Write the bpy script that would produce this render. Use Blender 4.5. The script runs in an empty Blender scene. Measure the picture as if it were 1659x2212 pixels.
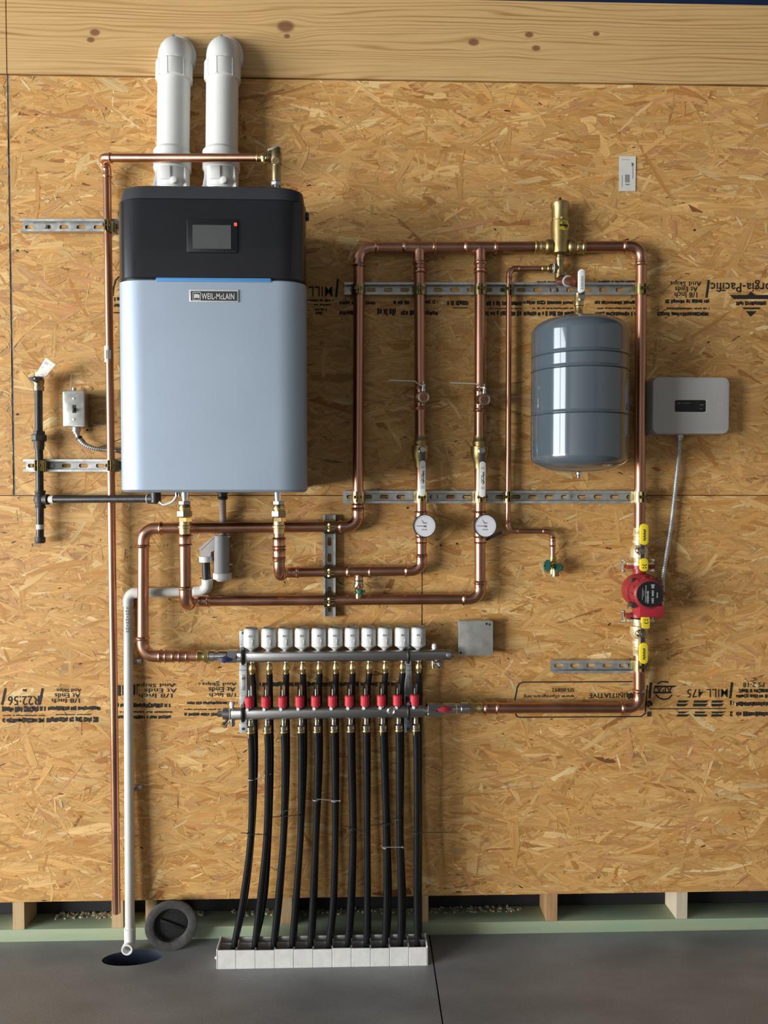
import bpy, bmesh, math, random
from mathutils import Vector, Matrix

random.seed(7)
SC = bpy.context.scene
COL = SC.collection
PI = math.pi

# ------------------------------------------------------------------ camera
F_PX, W_PX, H_PX = 1661.0, 1659.0, 2212.0
FLOOR_DROP = 1.3480            # height of the sheet seam above the floor
CAM = Vector((0.0, -2.2969, 0.0242 + FLOOR_DROP))
YAW, PITCH = 0.0284, 0.0320
FWD = Vector((math.sin(YAW)*math.cos(PITCH), math.cos(YAW)*math.cos(PITCH), -math.sin(PITCH)))
RGT = Vector((math.cos(YAW), -math.sin(YAW), 0.0))
UPV = RGT.cross(FWD)
cam_d = bpy.data.cameras.new('camera')
cam_d.sensor_fit = 'VERTICAL'
cam_d.sensor_height = 36.0
cam_d.lens = F_PX / H_PX * 36.0
cam_d.clip_start = 0.05
cam_o = bpy.data.objects.new('camera', cam_d)
COL.objects.link(cam_o)
mw = Matrix((RGT, UPV, -FWD)).transposed().to_4x4()
mw.translation = CAM
cam_o.matrix_world = mw
SC.camera = cam_o

# ------------------------------------------------------------------ world, light, exposure
SC.view_settings.view_transform = 'Standard'
SC.view_settings.look = 'None'
SC.view_settings.gamma = 1.0
SC.view_settings.exposure = 0.0
SC.cycles.max_bounces = 8; SC.cycles.diffuse_bounces = 5; SC.cycles.glossy_bounces = 4; SC.cycles.transmission_bounces = 5
SC.cycles.adaptive_threshold = 0.04; SC.cycles.caustics_reflective = False; SC.cycles.caustics_refractive = False
world = bpy.data.worlds.new('world'); SC.world = world
world.use_nodes = True
bg = world.node_tree.nodes['Background']
bg.inputs[0].default_value = (0.75, 0.87, 1.0, 1)
bg.inputs[1].default_value = 0.6

ROOM_L, ROOM_R, ROOM_B, ROOM_T = -7.0, 5.0, -9.0, 4.6
DOORS = ((-4.35, -1.90), (-7.05, -4.60))
DOOR_H = 3.6
SPLIT = 1.3                    # below this height the doorway shows sunlit ground, above it the sky
for y0, y1 in DOORS:           # daylight standing in the two open doorways of the left wall
    for z0, z1, radiance, colour in ((0.02, SPLIT, 44.0, (1.0, 0.985, 0.95)), (SPLIT, DOOR_H, 11.5, (0.88, 0.95, 1.0))):
        ld = bpy.data.lights.new('daylight', 'AREA')
        ld.shape = 'RECTANGLE'; ld.size = z1 - z0; ld.size_y = y1 - y0
        ld.energy = radiance*(z1 - z0)*(y1 - y0)*math.pi
        ld.color = colour
        lo = bpy.data.objects.new('daylight', ld); COL.objects.link(lo)
        lo.location = (ROOM_L - 0.05, (y0 + y1)/2, (z0 + z1)/2)
        lo.rotation_euler = (0, -PI/2, 0)

# ------------------------------------------------------------------ pixel helpers
def ray(px, py):
    return FWD*F_PX + RGT*(px - W_PX/2) + UPV*(H_PX/2 - py)
def P(px, py, d):
    "point seen at a pixel of the photograph at distance d in front of the wall"
    v = ray(px, py); t = (-d - CAM.y)/v.y
    return CAM + v*t
def PF(px, py, z=0.0):
    v = ray(px, py); t = (z - CAM.z)/v.z
    return CAM + v*t
def S(px_len, d):              # length in metres of a pixel length at distance d
    return px_len*(-CAM.y - d)/F_PX

# ------------------------------------------------------------------ mesh builder
def frame_from(axis):
    a = Vector(axis).normalized()
    h = Vector((0, 0, 1)) if abs(a.z) < 0.9 else Vector((1, 0, 0))
    x = h.cross(a).normalized(); y = a.cross(x)
    return x, y, a

def root_loc(o):
    L = Vector((0, 0, 0))
    while o is not None:
        L += o.location; o = o.parent
    return L

class MB:
    def __init__(s):
        s.v = []; s.f = []
    def add(s, vs, fs):
        b = len(s.v)
        s.v.extend([Vector(q) for q in vs]); s.f.extend([tuple(i + b for i in q) for q in fs])
        return s
    def box(s, c, size, bevel=0.0, rot=None, seg=2):
        bm = bmesh.new()
        bmesh.ops.create_cube(bm, size=1.0)
        for v in bm.verts:
            v.co = Vector((v.co.x*size[0], v.co.y*size[1], v.co.z*size[2]))
        if bevel > 0:
            bmesh.ops.bevel(bm, geom=bm.edges[:], offset=bevel, segments=seg, affect='EDGES', profile=0.5)
        bm.verts.ensure_lookup_table(); bm.verts.index_update()
        m = rot if rot is not None else Matrix.Identity(3)
        c = Vector(c)
        s.add([m @ v.co + c for v in bm.verts], [[v.index for v in f.verts] for f in bm.faces])
        bm.free(); return s
    def span(s, a, b, bevel=0.0):
        a = Vector(a); b = Vector(b)
        return s.box((a + b)/2, [abs(b[i] - a[i]) for i in range(3)], bevel)
    def sweep(s, pts, radii, n=20, caps=True):
        pts = [Vector(p) for p in pts]
        if not isinstance(radii, (list, tuple)): radii = [radii]*len(pts)
        tang = []
        for i in range(len(pts)):
            a = pts[max(i-1, 0)]; b = pts[min(i+1, len(pts)-1)]
            t = (b - a)
            tang.append(t.normalized() if t.length > 1e-9 else (tang[-1] if tang else Vector((0, 0, 1))))
        x, y, _ = frame_from(tang[0])
        rings = []; b0 = len(s.v)
        for i, p in enumerate(pts):
            if i:
                q = tang[i-1].rotation_difference(tang[i])
                x = q @ x
                x = (x - tang[i]*x.dot(tang[i])).normalized()
            y = tang[i].cross(x)
            for k in range(n):
                a = 2*PI*k/n
                s.v.append(p + (x*math.cos(a) + y*math.sin(a))*radii[i])
        for i in range(len(pts)-1):
            for k in range(n):
                k2 = (k+1) % n
                s.f.append((b0+i*n+k, b0+i*n+k2, b0+(i+1)*n+k2, b0+(i+1)*n+k))
        if caps:
            s.f.append(tuple(b0+k for k in reversed(range(n))))
            s.f.append(tuple(b0+(len(pts)-1)*n+k for k in range(n)))
        return s
    def lathe(s, o, axis, prof, n=24, caps=True, spin=0.0, x0=None):
        x, y, a = frame_from(axis)
        if x0 is not None:
            x = Vector(x0).normalized(); y = a.cross(x)
        o = Vector(o); b0 = len(s.v)
        for t, r in prof:
            for k in range(n):
                an = 2*PI*k/n + spin
                s.v.append(o + a*t + (x*math.cos(an) + y*math.sin(an))*r)
        for i in range(len(prof)-1):
            for k in range(n):
                k2 = (k+1) % n
                s.f.append((b0+i*n+k, b0+i*n+k2, b0+(i+1)*n+k2, b0+(i+1)*n+k))
        if caps:
            s.f.append(tuple(b0+k for k in reversed(range(n))))
            s.f.append(tuple(b0+(len(prof)-1)*n+k for k in range(n)))
        return s
    def loft(s, loops, caps=True):
        n = len(loops[0]); b0 = len(s.v)
        for L in loops: s.v.extend([Vector(q) for q in L])
        for i in range(len(loops)-1):
            for k in range(n):
                k2 = (k+1) % n
                s.f.append((b0+i*n+k, b0+i*n+k2, b0+(i+1)*n+k2, b0+(i+1)*n+k))
        if caps:
            s.f.append(tuple(b0+k for k in reversed(range(n))))
            s.f.append(tuple(b0+(len(loops)-1)*n+k for k in range(n)))
        return s
    def prism(s, poly, vec):
        vec = Vector(vec)
        return s.loft([poly, [Vector(q) + vec for q in poly]])
    def build(s, name, mat, parent=None, base=None, smooth=35.0, group=None, label=None, cat=None, kind=None):
        L = root_loc(parent) if parent is not None else Vector(base if base is not None else (0, 0, 0))
        me = bpy.data.meshes.new(name)
        me.from_pydata([v - L for v in s.v], [], s.f)
        me.update()
        bm = bmesh.new(); bm.from_mesh(me); bmesh.ops.recalc_face_normals(bm, faces=bm.faces[:]); bm.to_mesh(me); bm.free()
        if smooth:
            me.shade_smooth(); me.set_sharp_from_angle(angle=math.radians(smooth))
        me.materials.append(MAT[mat] if isinstance(mat, str) else mat)
        o = bpy.data.objects.new(name, me); COL.objects.link(o)
        if parent is not None: o.parent = parent
        else: o.location = L
        tag(o, label, cat, group, kind)
        return o

def tag(o, label=None, cat=None, group=None, kind=None):
    if label: o['label'] = label
    if cat: o['category'] = cat
    if group: o['group'] = group
    if kind: o['kind'] = kind
    return o
def thing(name, label, cat, loc, group=None):
    o = bpy.data.objects.new(name, None); COL.objects.link(o)
    o.empty_display_size = 0.03
    o.location = Vector(loc)
    return tag(o, label, cat, group)
def copy_tree(o, parent=None):
    c = o.copy(); COL.objects.link(c); c.parent = parent
    for ch in [q for q in o.children]: copy_tree(ch, c)
    return c
def dup(o, loc, label=None, group=None):
    c = copy_tree(o); c.location = Vector(loc)
    if label: c['label'] = label
    if group: c['group'] = group
    return c

def rounded_rect(w, h, r, seg=5):
    r = min(r, w/2 - 1e-5, h/2 - 1e-5); out = []
    for cx, cy, a0 in ((w/2-r, h/2-r, 0), (-w/2+r, h/2-r, 90), (-w/2+r, -h/2+r, 180), (w/2-r, -h/2+r, 270)):
        for k in range(seg+1):
            a = math.radians(a0 + 90*k/seg)
            out.append((cx + r*math.cos(a), cy + r*math.sin(a)))
    return out
def wall_plate(mb, c, w, h, thick, r, edge=0.0, seg=5, rot=0.0):
    "rounded plate facing the room: centre c on its back, thickness towards the camera"
    c = Vector(c)
    def loop(q, dd, inset):
        ca, sa = math.cos(rot), math.sin(rot)
        L = []
        for x, z in rounded_rect(w-2*inset, h-2*inset, max(r-inset, 0.0003), seg):
            L.append(c + Vector((x*ca - z*sa, -dd, x*sa + z*ca)))
        return L
    loops = [loop(0, 0, 0)]
    if edge > 0:
        loops += [loop(0, thick-edge, 0), loop(0, thick-edge*0.3, edge*0.3), loop(0, thick, edge)]
    else: loops += [loop(0, thick, 0)]
    return mb.loft(loops)

def text_mb(body, size, origin, xdir, zdir, depth=0.0004, align='LEFT', offset=0.0, sx=1.0, space=1.0):
    cu = bpy.data.curves.new('lettering', 'FONT')
    cu.body = body; cu.size = size; cu.align_x = align; cu.extrude = depth/2; cu.offset = offset
    cu.resolution_u = 2; cu.space_line = space
    ob = bpy.data.objects.new('lettering', cu); COL.objects.link(ob)
    bpy.context.view_layer.update()
    me = bpy.data.meshes.new_from_object(ob.evaluated_get(bpy.context.evaluated_depsgraph_get()))
    x = Vector(xdir).normalized(); z = Vector(zdir).normalized(); n = x.cross(z)
    mb = MB()
    o = Vector(origin)
    mb.add([o + x*(v.co.x*sx) + z*v.co.y + n*v.co.z for v in me.vertices], [tuple(p.vertices) for p in me.polygons])
    bpy.data.objects.remove(ob); bpy.data.curves.remove(cu); bpy.data.meshes.remove(me)
    return mb

# ------------------------------------------------------------------ materials
MAT = {}
def material(name, color, rough=0.5, metal=0.0, var=0.0, vscale=20.0, rvar=0.0, bump=0.0, bscale=200.0, stretch=(1, 1, 1), trans=0.0, ior=1.45, coat=0.0, emit=0.0, dark=None, spec=None):
    m = bpy.data.materials.new(name); m.use_nodes = True
    nt = m.node_tree; b = nt.nodes['Principled BSDF']
    b.inputs['Base Color'].default_value = (*color, 1)
    b.inputs['Roughness'].default_value = rough
    b.inputs['Metallic'].default_value = metal
    b.inputs['Transmission Weight'].default_value = trans
    b.inputs['IOR'].default_value = ior
    b.inputs['Coat Weight'].default_value = coat
    if spec is not None: b.inputs['Specular IOR Level'].default_value = spec
    if emit: 
        b.inputs['Emission Color'].default_value = (*color, 1); b.inputs['Emission Strength'].default_value = emit
    tc = nt.nodes.new('ShaderNodeTexCoord')
    mp = nt.nodes.new('ShaderNodeMapping'); mp.inputs['Scale'].default_value = stretch
    nt.links.new(tc.outputs['Object'], mp.inputs['Vector'])
    if var or rvar:
        nz = nt.nodes.new('ShaderNodeTexNoise'); nz.inputs['Scale'].default_value = vscale; nz.inputs['Detail'].default_value = 5
        nt.links.new(mp.outputs[0], nz.inputs['Vector'])
        if var:
            mx = nt.nodes.new('ShaderNodeMix'); mx.data_type = 'RGBA'
            rp = nt.nodes.new('ShaderNodeMapRange'); rp.inputs[1].default_value = 0.3; rp.inputs[2].default_value = 0.7
            nt.links.new(nz.outputs[0], rp.inputs[0]); nt.links.new(rp.outputs[0], mx.inputs[0])
            dk = dark if dark else tuple(c*(1-var) for c in color)
            mx.inputs[6].default_value = (*dk, 1); mx.inputs[7].default_value = (*color, 1)
            nt.links.new(mx.outputs[2], b.inputs['Base Color'])
        if rvar:
            rr = nt.nodes.new('ShaderNodeMapRange'); rr.inputs[1].default_value = 0.3; rr.inputs[2].default_value = 0.7
            rr.inputs[3].default_value = rough - rvar; rr.inputs[4].default_value = rough + rvar
            nt.links.new(nz.outputs[0], rr.inputs[0]); nt.links.new(rr.outputs[0], b.inputs['Roughness'])
    if bump:
        nb = nt.nodes.new('ShaderNodeTexNoise'); nb.inputs['Scale'].default_value = bscale; nb.inputs['Detail'].default_value = 4
        bp = nt.nodes.new('ShaderNodeBump'); bp.inputs['Strength'].default_value = bump; bp.inputs['Distance'].default_value = 0.002
        nt.links.new(mp.outputs[0], nb.inputs['Vector']); nt.links.new(nb.outputs[0], bp.inputs['Height']); nt.links.new(bp.outputs[0], b.inputs['Normal'])
    MAT[name] = m
    return m

material('copper', (0.62, 0.315, 0.205), 0.33, 1.0, var=0.35, vscale=9, rvar=0.06, stretch=(1, 1, 0.35))
material('copper_fitting', (0.70, 0.38, 0.255), 0.26, 1.0, var=0.25, vscale=30, rvar=0.05)
material('copper_aged', (0.48, 0.22, 0.14), 0.34, 1.0, var=0.4, vscale=60)
material('brass', (0.80, 0.62, 0.30), 0.30, 1.0, var=0.25, vscale=60)
material('brass_cast', (0.47, 0.35, 0.15), 0.40, 1.0, var=0.25, vscale=40, bump=0.15, bscale=500)
material('brass_dull', (0.42, 0.33, 0.18), 0.36, 1.0, var=0.3, vscale=60)
material('brass_satin', (0.74, 0.60, 0.34), 0.36, 0.45, var=0.15, vscale=50)
material('zinc_yellow', (0.46, 0.37, 0.17), 0.30, 1.0, var=0.35, vscale=50)
material('galvanised', (0.64, 0.65, 0.63), 0.42, 0.75, var=0.3, vscale=45, rvar=0.1)
material('galvanised_box', (0.60, 0.60, 0.55), 0.42, 0.7, var=0.2, vscale=40, rvar=0.08)
material('stainless', (0.42, 0.41, 0.40), 0.34, 1.0, var=0.15, vscale=60, stretch=(0.2, 1, 6))
material('chrome', (0.72, 0.72, 0.70), 0.15, 1.0, var=0.1, vscale=40)
material('lever_pale', (0.74, 0.70, 0.60), 0.35, 0.4, var=0.1)
material('nickel', (0.62, 0.58, 0.50), 0.2, 1.0, var=0.2, vscale=60)
material('steel_dark', (0.12, 0.12, 0.12), 0.4, 0.8, var=0.2)
material('iron_black', (0.055, 0.052, 0.05), 0.38, 0.3, var=0.4, vscale=50, bump=0.1, bscale=300)
material('iron_cast', (0.085, 0.078, 0.07), 0.5, 0.4, var=0.4, vscale=60, bump=0.3, bscale=400)
material('pvc_white', (0.80, 0.80, 0.77), 0.35, var=0.05, vscale=12)
material('pvc_drain', (0.76, 0.74, 0.68), 0.4, var=0.12, vscale=10)
material('plastic_white', (0.82, 0.82, 0.80), 0.35, var=0.05, vscale=40)
material('plastic_actuator', (0.70, 0.71, 0.69), 0.4, var=0.06, vscale=40)
material('plastic_grey', (0.36, 0.37, 0.37), 0.45, var=0.06, vscale=40)
material('mark_grey', (0.27, 0.28, 0.28), 0.5, var=0.1)
material('controller_grey', (0.55, 0.54, 0.51), 0.42, var=0.06, vscale=15)
material('boiler_silver', (0.37, 0.44, 0.53), 0.56, 0.60, var=0.06, vscale=5)
material('boiler_black', (0.013, 0.014, 0.017), 0.24, 0.0, var=0.2, vscale=8, coat=0.3)
material('boiler_lid', (0.032, 0.035, 0.042), 0.45, var=0.1)
material('screen', (0.085, 0.088, 0.088), 0.25, var=0.1, vscale=30)
material('bezel', (0.012, 0.013, 0.015), 0.35, var=0.1)
material('led', (0.75, 0.09, 0.08), 0.4, var=0.1, emit=0.35)
material('blue_strip', (0.10, 0.30, 0.62), 0.35, var=0.08)
material('plate_dark', (0.05, 0.055, 0.06), 0.4, 0.2, var=0.1)
material('letter_silver', (0.72, 0.72, 0.68), 0.35, 0.3, var=0.05)
material('tank_grey', (0.082, 0.105, 0.125), 0.16, 0.0, var=0.08, vscale=6, coat=1.0)
material('pump_red', (0.33, 0.030, 0.035), 0.38, 0.0, var=0.25, vscale=40, bump=0.1, bscale=300)
material('pump_red_bright', (0.42, 0.025, 0.04), 0.35, var=0.1)
material('label_black', (0.015, 0.015, 0.016), 0.35, var=0.1)
material('label_print', (0.42, 0.42, 0.42), 0.5, var=0.1)
material('ink', (0.022, 0.019, 0.016), 0.7, var=0.3, vscale=120)
material('yellow_grip', (0.80, 0.62, 0.03), 0.38, var=0.06)
material('white_grip', (0.80, 0.79, 0.76), 0.4, var=0.05)
material('black_rubber', (0.018, 0.018, 0.018), 0.45, var=0.2)
material('pex', (0.012, 0.0125, 0.014), 0.22, var=0.3, vscale=30)
material('green_handle', (0.03, 0.13, 0.09), 0.4, var=0.25, vscale=60)
material('blue_handle', (0.025, 0.025, 0.10), 0.3, var=0.2)
material('red_handle', (0.45, 0.03, 0.04), 0.35, var=0.2)
material('red_collar', (0.56, 0.035, 0.055), 0.40, var=0.12, vscale=80)
material('clear_plastic', (0.92, 0.93, 0.93), 0.10, trans=1.0, ior=1.2)
material('trap_plastic', (0.88, 0.88, 0.90), 0.22, trans=0.55, ior=1.12, var=0.05)
material('trap_tube', (0.55, 0.47, 0.44), 0.35, trans=0.35, ior=1.1, var=0.1)
material('paper', (0.72, 0.70, 0.64), 0.6, var=0.08, vscale=60)
material('dial_white', (0.74, 0.74, 0.78), 0.35, var=0.04)
material('teflon', (0.72, 0.74, 0.76), 0.5, var=0.1)
material('zip_black', (0.02, 0.02, 0.02), 0.4, var=0.1)
material('zip_clear', (0.26, 0.26, 0.25), 0.4, var=0.1)
material('bracket', (0.56, 0.61, 0.62), 0.4, 0.25, var=0.1)
material('foam_white', (0.72, 0.71, 0.68), 0.6, var=0.14, vscale=40, bump=0.2, bscale=120)
material('cap_foam', (0.090, 0.086, 0.084), 0.75, var=0.6, vscale=26, bump=0.6, bscale=90)
material('cap_dark', (0.022, 0.022, 0.022), 0.75, var=0.4, vscale=40, bump=0.5, bscale=90)
material('drain_pipe', (0.045, 0.055, 0.085), 0.22, var=0.3, vscale=20)
material('treated', (0.30, 0.43, 0.29), 0.7, var=0.35, vscale=7, stretch=(0.6, 8, 8), dark=(0.42, 0.43, 0.27), bump=0.2, bscale=120)
material('stud', (0.60, 0.42, 0.22), 0.65, var=0.22, vscale=16, stretch=(6, 6, 0.6), bump=0.2, bscale=90)
material('stud_brown', (0.50, 0.30, 0.14), 0.65, var=0.3, vscale=16, stretch=(6, 6, 0.6), bump=0.2, bscale=90)
material('stud_pale', (0.60, 0.52, 0.38), 0.65, var=0.18, vscale=16, stretch=(6, 6, 0.6), bump=0.2, bscale=90)
material('caulk', (0.20, 0.22, 0.22), 0.7, var=0.4, vscale=90)
material('backing_black', (0.016, 0.016, 0.018), 0.6, var=0.3, vscale=6)
material('navy', (0.008, 0.020, 0.060), 0.5, var=0.3, vscale=6)
material('liner', (0.34, 0.33, 0.32), 0.6, var=0.05, vscale=3)
material('liner_dark', (0.10, 0.10, 0.11), 0.7, var=0.05, vscale=3)
material('sawdust', (0.62, 0.52, 0.34), 0.9, var=0.4, vscale=300)

def osb_material():
    m = bpy.data.materials.new('osb'); m.use_nodes = True
    nt = m.node_tree; N = nt.nodes.new; Lk = nt.links.new
    b = nt.nodes['Principled BSDF']; b.inputs['Roughness'].default_value = 0.55
    b.inputs['Specular IOR Level'].default_value = 0.35
    at = N('ShaderNodeAttribute'); at.attribute_name = 'tint'
    gr = N('ShaderNodeAttribute'); gr.attribute_name = 'grain'
    nz = N('ShaderNodeTexNoise'); nz.inputs['Scale'].default_value = 1.0; nz.inputs['Detail'].default_value = 4; nz.inputs['Roughness'].default_value = 0.6
    Lk(gr.outputs['Vector'], nz.inputs['Vector'])
    mr = N('ShaderNodeMapRange'); mr.inputs[1].default_value = 0.25; mr.inputs[2].default_value = 0.75; mr.inputs[3].default_value = 0.70; mr.inputs[4].default_value = 1.20
    Lk(nz.outputs[0], mr.inputs[0])
    mx = N('ShaderNodeVectorMath'); mx.operation = 'SCALE'
    Lk(at.outputs['Color'], mx.inputs[0]); Lk(mr.outputs[0], mx.inputs['Scale'])
    Lk(mx.outputs[0], b.inputs['Base Color'])
    bp = N('ShaderNodeBump'); bp.inputs['Strength'].default_value = 0.25; bp.inputs['Distance'].default_value = 0.0006
    Lk(nz.outputs[0], bp.inputs['Height']); Lk(bp.outputs[0], b.inputs['Normal'])
    MAT['osb'] = m
    # plain sheet under the strands
    m = bpy.data.materials.new('osb_core'); m.use_nodes = True
    nt = m.node_tree; N = nt.nodes.new; Lk = nt.links.new
    b = nt.nodes['Principled BSDF']; b.inputs['Roughness'].default_value = 0.6
    tc = N('ShaderNodeTexCoord'); mp = N('ShaderNodeMapping'); mp.inputs['Scale'].default_value = (12, 12, 45)
    Lk(tc.outputs['Object'], mp.inputs[0])
    vo = N('ShaderNodeTexVoronoi'); vo.inputs['Scale'].default_value = 1.0
    Lk(mp.outputs[0], vo.inputs['Vector'])
    cr = N('ShaderNodeValToRGB'); Lk(vo.outputs['Color'], cr.inputs[0])
    cr.color_ramp.elements[0].color = (0.30, 0.14, 0.045, 1); cr.color_ramp.elements[1].color = (0.62, 0.38, 0.15, 1)
    Lk(cr.outputs[0], b.inputs['Base Color'])
    MAT['osb_core'] = m
osb_material()

def plank_material(name, knots, zc):
    "softwood board, grain running along x, bending round the knots (x, z, size)"
    m = bpy.data.materials.new(name); m.use_nodes = True
    nt = m.node_tree; N = nt.nodes.new; Lk = nt.links.new
    b = nt.nodes['Principled BSDF']; b.inputs['Roughness'].default_value = 0.5
    tc = N('ShaderNodeTexCoord'); sep = N('ShaderNodeSeparateXYZ'); Lk(tc.outputs['Object'], sep.inputs[0])
    def math_(op, a, c=None):
        q = N('ShaderNodeMath'); q.operation = op
        for i, w in enumerate((a, c)):
            if w is None: continue
            if isinstance(w, (int, float)): q.inputs[i].default_value = w
            else: Lk(w, q.inputs[i])
        return q.outputs[0]
    x, z = sep.outputs[0], sep.outputs[2]
    zz = z; mask = None
    for kx, kz, ks in knots:
        dx = math_('DIVIDE', math_('SUBTRACT', x, kx), ks*3.2)
        dz = math_('DIVIDE', math_('SUBTRACT', z, kz), ks*1.6)
        d2 = math_('ADD', math_('MULTIPLY', dx, dx), math_('MULTIPLY', dz, dz))
        fall = math_('DIVIDE', 1.0, math_('ADD', 1.0, math_('MULTIPLY', d2, d2)))
        zz = math_('SUBTRACT', zz, math_('MULTIPLY', math_('MULTIPLY', fall, math_('SUBTRACT', z, kz)), 0.75))
        ex = math_('DIVIDE', math_('SUBTRACT', x, kx), ks*1.2); ez = math_('DIVIDE', math_('SUBTRACT', z, kz), ks*0.8)
        e2 = math_('SQRT', math_('ADD', math_('MULTIPLY', ex, ex), math_('MULTIPLY', ez, ez)))
        km = N('ShaderNodeMapRange'); km.inputs[1].default_value = 1.15; km.inputs[2].default_value = 0.7; Lk(e2, km.inputs[0])
        mask = km.outputs[0] if mask is None else math_('MAXIMUM', mask, km.outputs[0])
    cb = N('ShaderNodeCombineXYZ'); Lk(math_('MULTIPLY', x, 0.55), cb.inputs[0]); Lk(math_('MULTIPLY', zz, 9.0), cb.inputs[2])
    n1 = N('ShaderNodeTexNoise'); n1.inputs['Scale'].default_value = 1.6; n1.inputs['Detail'].default_value = 2; Lk(cb.outputs[0], n1.inputs['Vector'])
    ph = math_('ADD', math_('MULTIPLY', zz, 520.0), math_('MULTIPLY', n1.outputs[0], 46.0))
    sn = math_('SINE', ph)
    r1 = N('ShaderNodeMapRange'); r1.inputs[1].default_value = -0.3; r1.inputs[2].default_value = 1.0; Lk(sn, r1.inputs[0])
    n3 = N('ShaderNodeTexNoise'); n3.inputs['Scale'].default_value = 2.2; n3.inputs['Detail'].default_value = 2; Lk(cb.outputs[0], n3.inputs['Vector'])
    r3 = N('ShaderNodeMapRange'); r3.inputs[1].default_value = 0.38; r3.inputs[2].default_value = 0.62; r3.inputs[3].default_value = 0.25; r3.inputs[4].default_value = 1.0; Lk(n3.outputs[0], r3.inputs[0])
    amt = math_('MULTIPLY', math_('POWER', r1.outputs[0], 2.2), r3.outputs[0])
    mx = N('ShaderNodeMix'); mx.data_type = 'RGBA'; Lk(math_('MULTIPLY', amt, 0.85), mx.inputs[0])
    mx.inputs[6].default_value = (0.62, 0.395, 0.165, 1); mx.inputs[7].default_value = (0.36, 0.17, 0.05, 1)
    n2 = N('ShaderNodeTexNoise'); n2.inputs['Scale'].default_value = 1.0; n2.inputs['Detail'].default_value = 3
    cb2 = N('ShaderNodeCombineXYZ'); Lk(math_('MULTIPLY', x, 6.0), cb2.inputs[0]); Lk(math_('MULTIPLY', zz, 260.0), cb2.inputs[2]); Lk(cb2.outputs[0], n2.inputs['Vector'])
    r2 = N('ShaderNodeMapRange'); r2.inputs[1].default_value = 0.3; r2.inputs[2].default_value = 0.7; r2.inputs[3].default_value = 0.88; r2.inputs[4].default_value = 1.08; Lk(n2.outputs[0], r2.inputs[0])
    sc = N('ShaderNodeVectorMath'); sc.operation = 'SCALE'; Lk(mx.outputs[2], sc.inputs[0]); Lk(r2.outputs[0], sc.inputs['Scale'])
    out = sc.outputs[0]
    if mask is not None:
        mk = N('ShaderNodeMix'); mk.data_type = 'RGBA'; Lk(math_('MULTIPLY', mask, 0.85), mk.inputs[0]); Lk(out, mk.inputs[6]); mk.inputs[7].default_value = (0.17, 0.062, 0.028, 1)
        out = mk.outputs[2]
    Lk(out, b.inputs['Base Color'])
    MAT[name] = m

def concrete_material():
    m = bpy.data.materials.new('concrete'); m.use_nodes = True
    nt = m.node_tree; N = nt.nodes.new; Lk = nt.links.new
    b = nt.nodes['Principled BSDF']
    tc = N('ShaderNodeTexCoord')
    def noise(scale, det, stretch=(1, 1, 1)):
        mp = N('ShaderNodeMapping'); mp.inputs['Scale'].default_value = stretch; Lk(tc.outputs['Object'], mp.inputs[0])
        q = N('ShaderNodeTexNoise'); q.inputs['Scale'].default_value = scale; q.inputs['Detail'].default_value = det; Lk(mp.outputs[0], q.inputs['Vector'])
        return q.outputs[0]
    cr = N('ShaderNodeValToRGB'); Lk(noise(3.2, 6, (0.7, 1.6, 1)), cr.inputs[0])
    e = cr.color_ramp.elements
    e[0].position = 0.30; e[0].color = (0.165, 0.169, 0.168, 1); e[1].position = 0.72; e[1].color = (0.300, 0.307, 0.310, 1)
    n2 = noise(260, 2)
    mr = N('ShaderNodeMapRange'); mr.inputs[1].default_value = 0.25; mr.inputs[2].default_value = 0.75; mr.inputs[3].default_value = 0.8; mr.inputs[4].default_value = 1.2; Lk(n2, mr.inputs[0])
    sc = N('ShaderNodeVectorMath'); sc.operation = 'SCALE'; Lk(cr.outputs[0], sc.inputs[0]); Lk(mr.outputs[0], sc.inputs['Scale'])
    Lk(sc.outputs[0], b.inputs['Base Color'])
    r = N('ShaderNodeMapRange'); r.inputs[1].default_value = 0.3; r.inputs[2].default_value = 0.7; r.inputs[3].default_value = 0.42; r.inputs[4].default_value = 0.62; Lk(noise(5, 4), r.inputs[0])
    Lk(r.outputs[0], b.inputs['Roughness'])
    bp = N('ShaderNodeBump'); bp.inputs['Strength'].default_value = 0.12; bp.inputs['Distance'].default_value = 0.002; Lk(n2, bp.inputs['Height']); Lk(bp.outputs[0], b.inputs['Normal'])
    MAT['concrete'] = m
concrete_material()
#@@SETTING
# ------------------------------------------------------------------ the setting
ZS = FLOOR_DROP                 # seam height
X_JU, X_JL = -1.0255, 0.1800    # vertical joints of the upper and the lower row of sheets
SHEET_W, SHEET_H = 2.4384, 1.2192
Z_TOP = ZS + SHEET_H            # top of the sheets, bottom of the plank
Z_PLANK = ZS + 1.4530           # top of the plank
Z_BOT = ZS - SHEET_H
THK = 0.011

wall = thing('wall_back', 'strand board wall carrying the whole heating installation', 'wall', (0, 0, 0))
wall['kind'] = 'structure'
panels = []
for row, (z0, z1, xj) in enumerate(((Z_BOT, ZS - 0.001, X_JL), (ZS + 0.001, Z_TOP - 0.0015, X_JU))):
    k0 = math.floor((ROOM_L - xj)/SHEET_W)
    for k in range(k0, k0 + 6):
        a, c = xj + k*SHEET_W, xj + (k+1)*SHEET_W
        gp = 0.0026 if row else 0.0012
        a = max(a + gp, ROOM_L); c = min(c - gp, ROOM_R)
        if c - a < 0.02: continue
        o = MB().span((a, 0.0015, z0), (c, 0.0015 + THK, z1)).build('osb_panel', 'osb_core', wall, smooth=0)
        panels.append((o, a, c, z0, z1))

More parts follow.
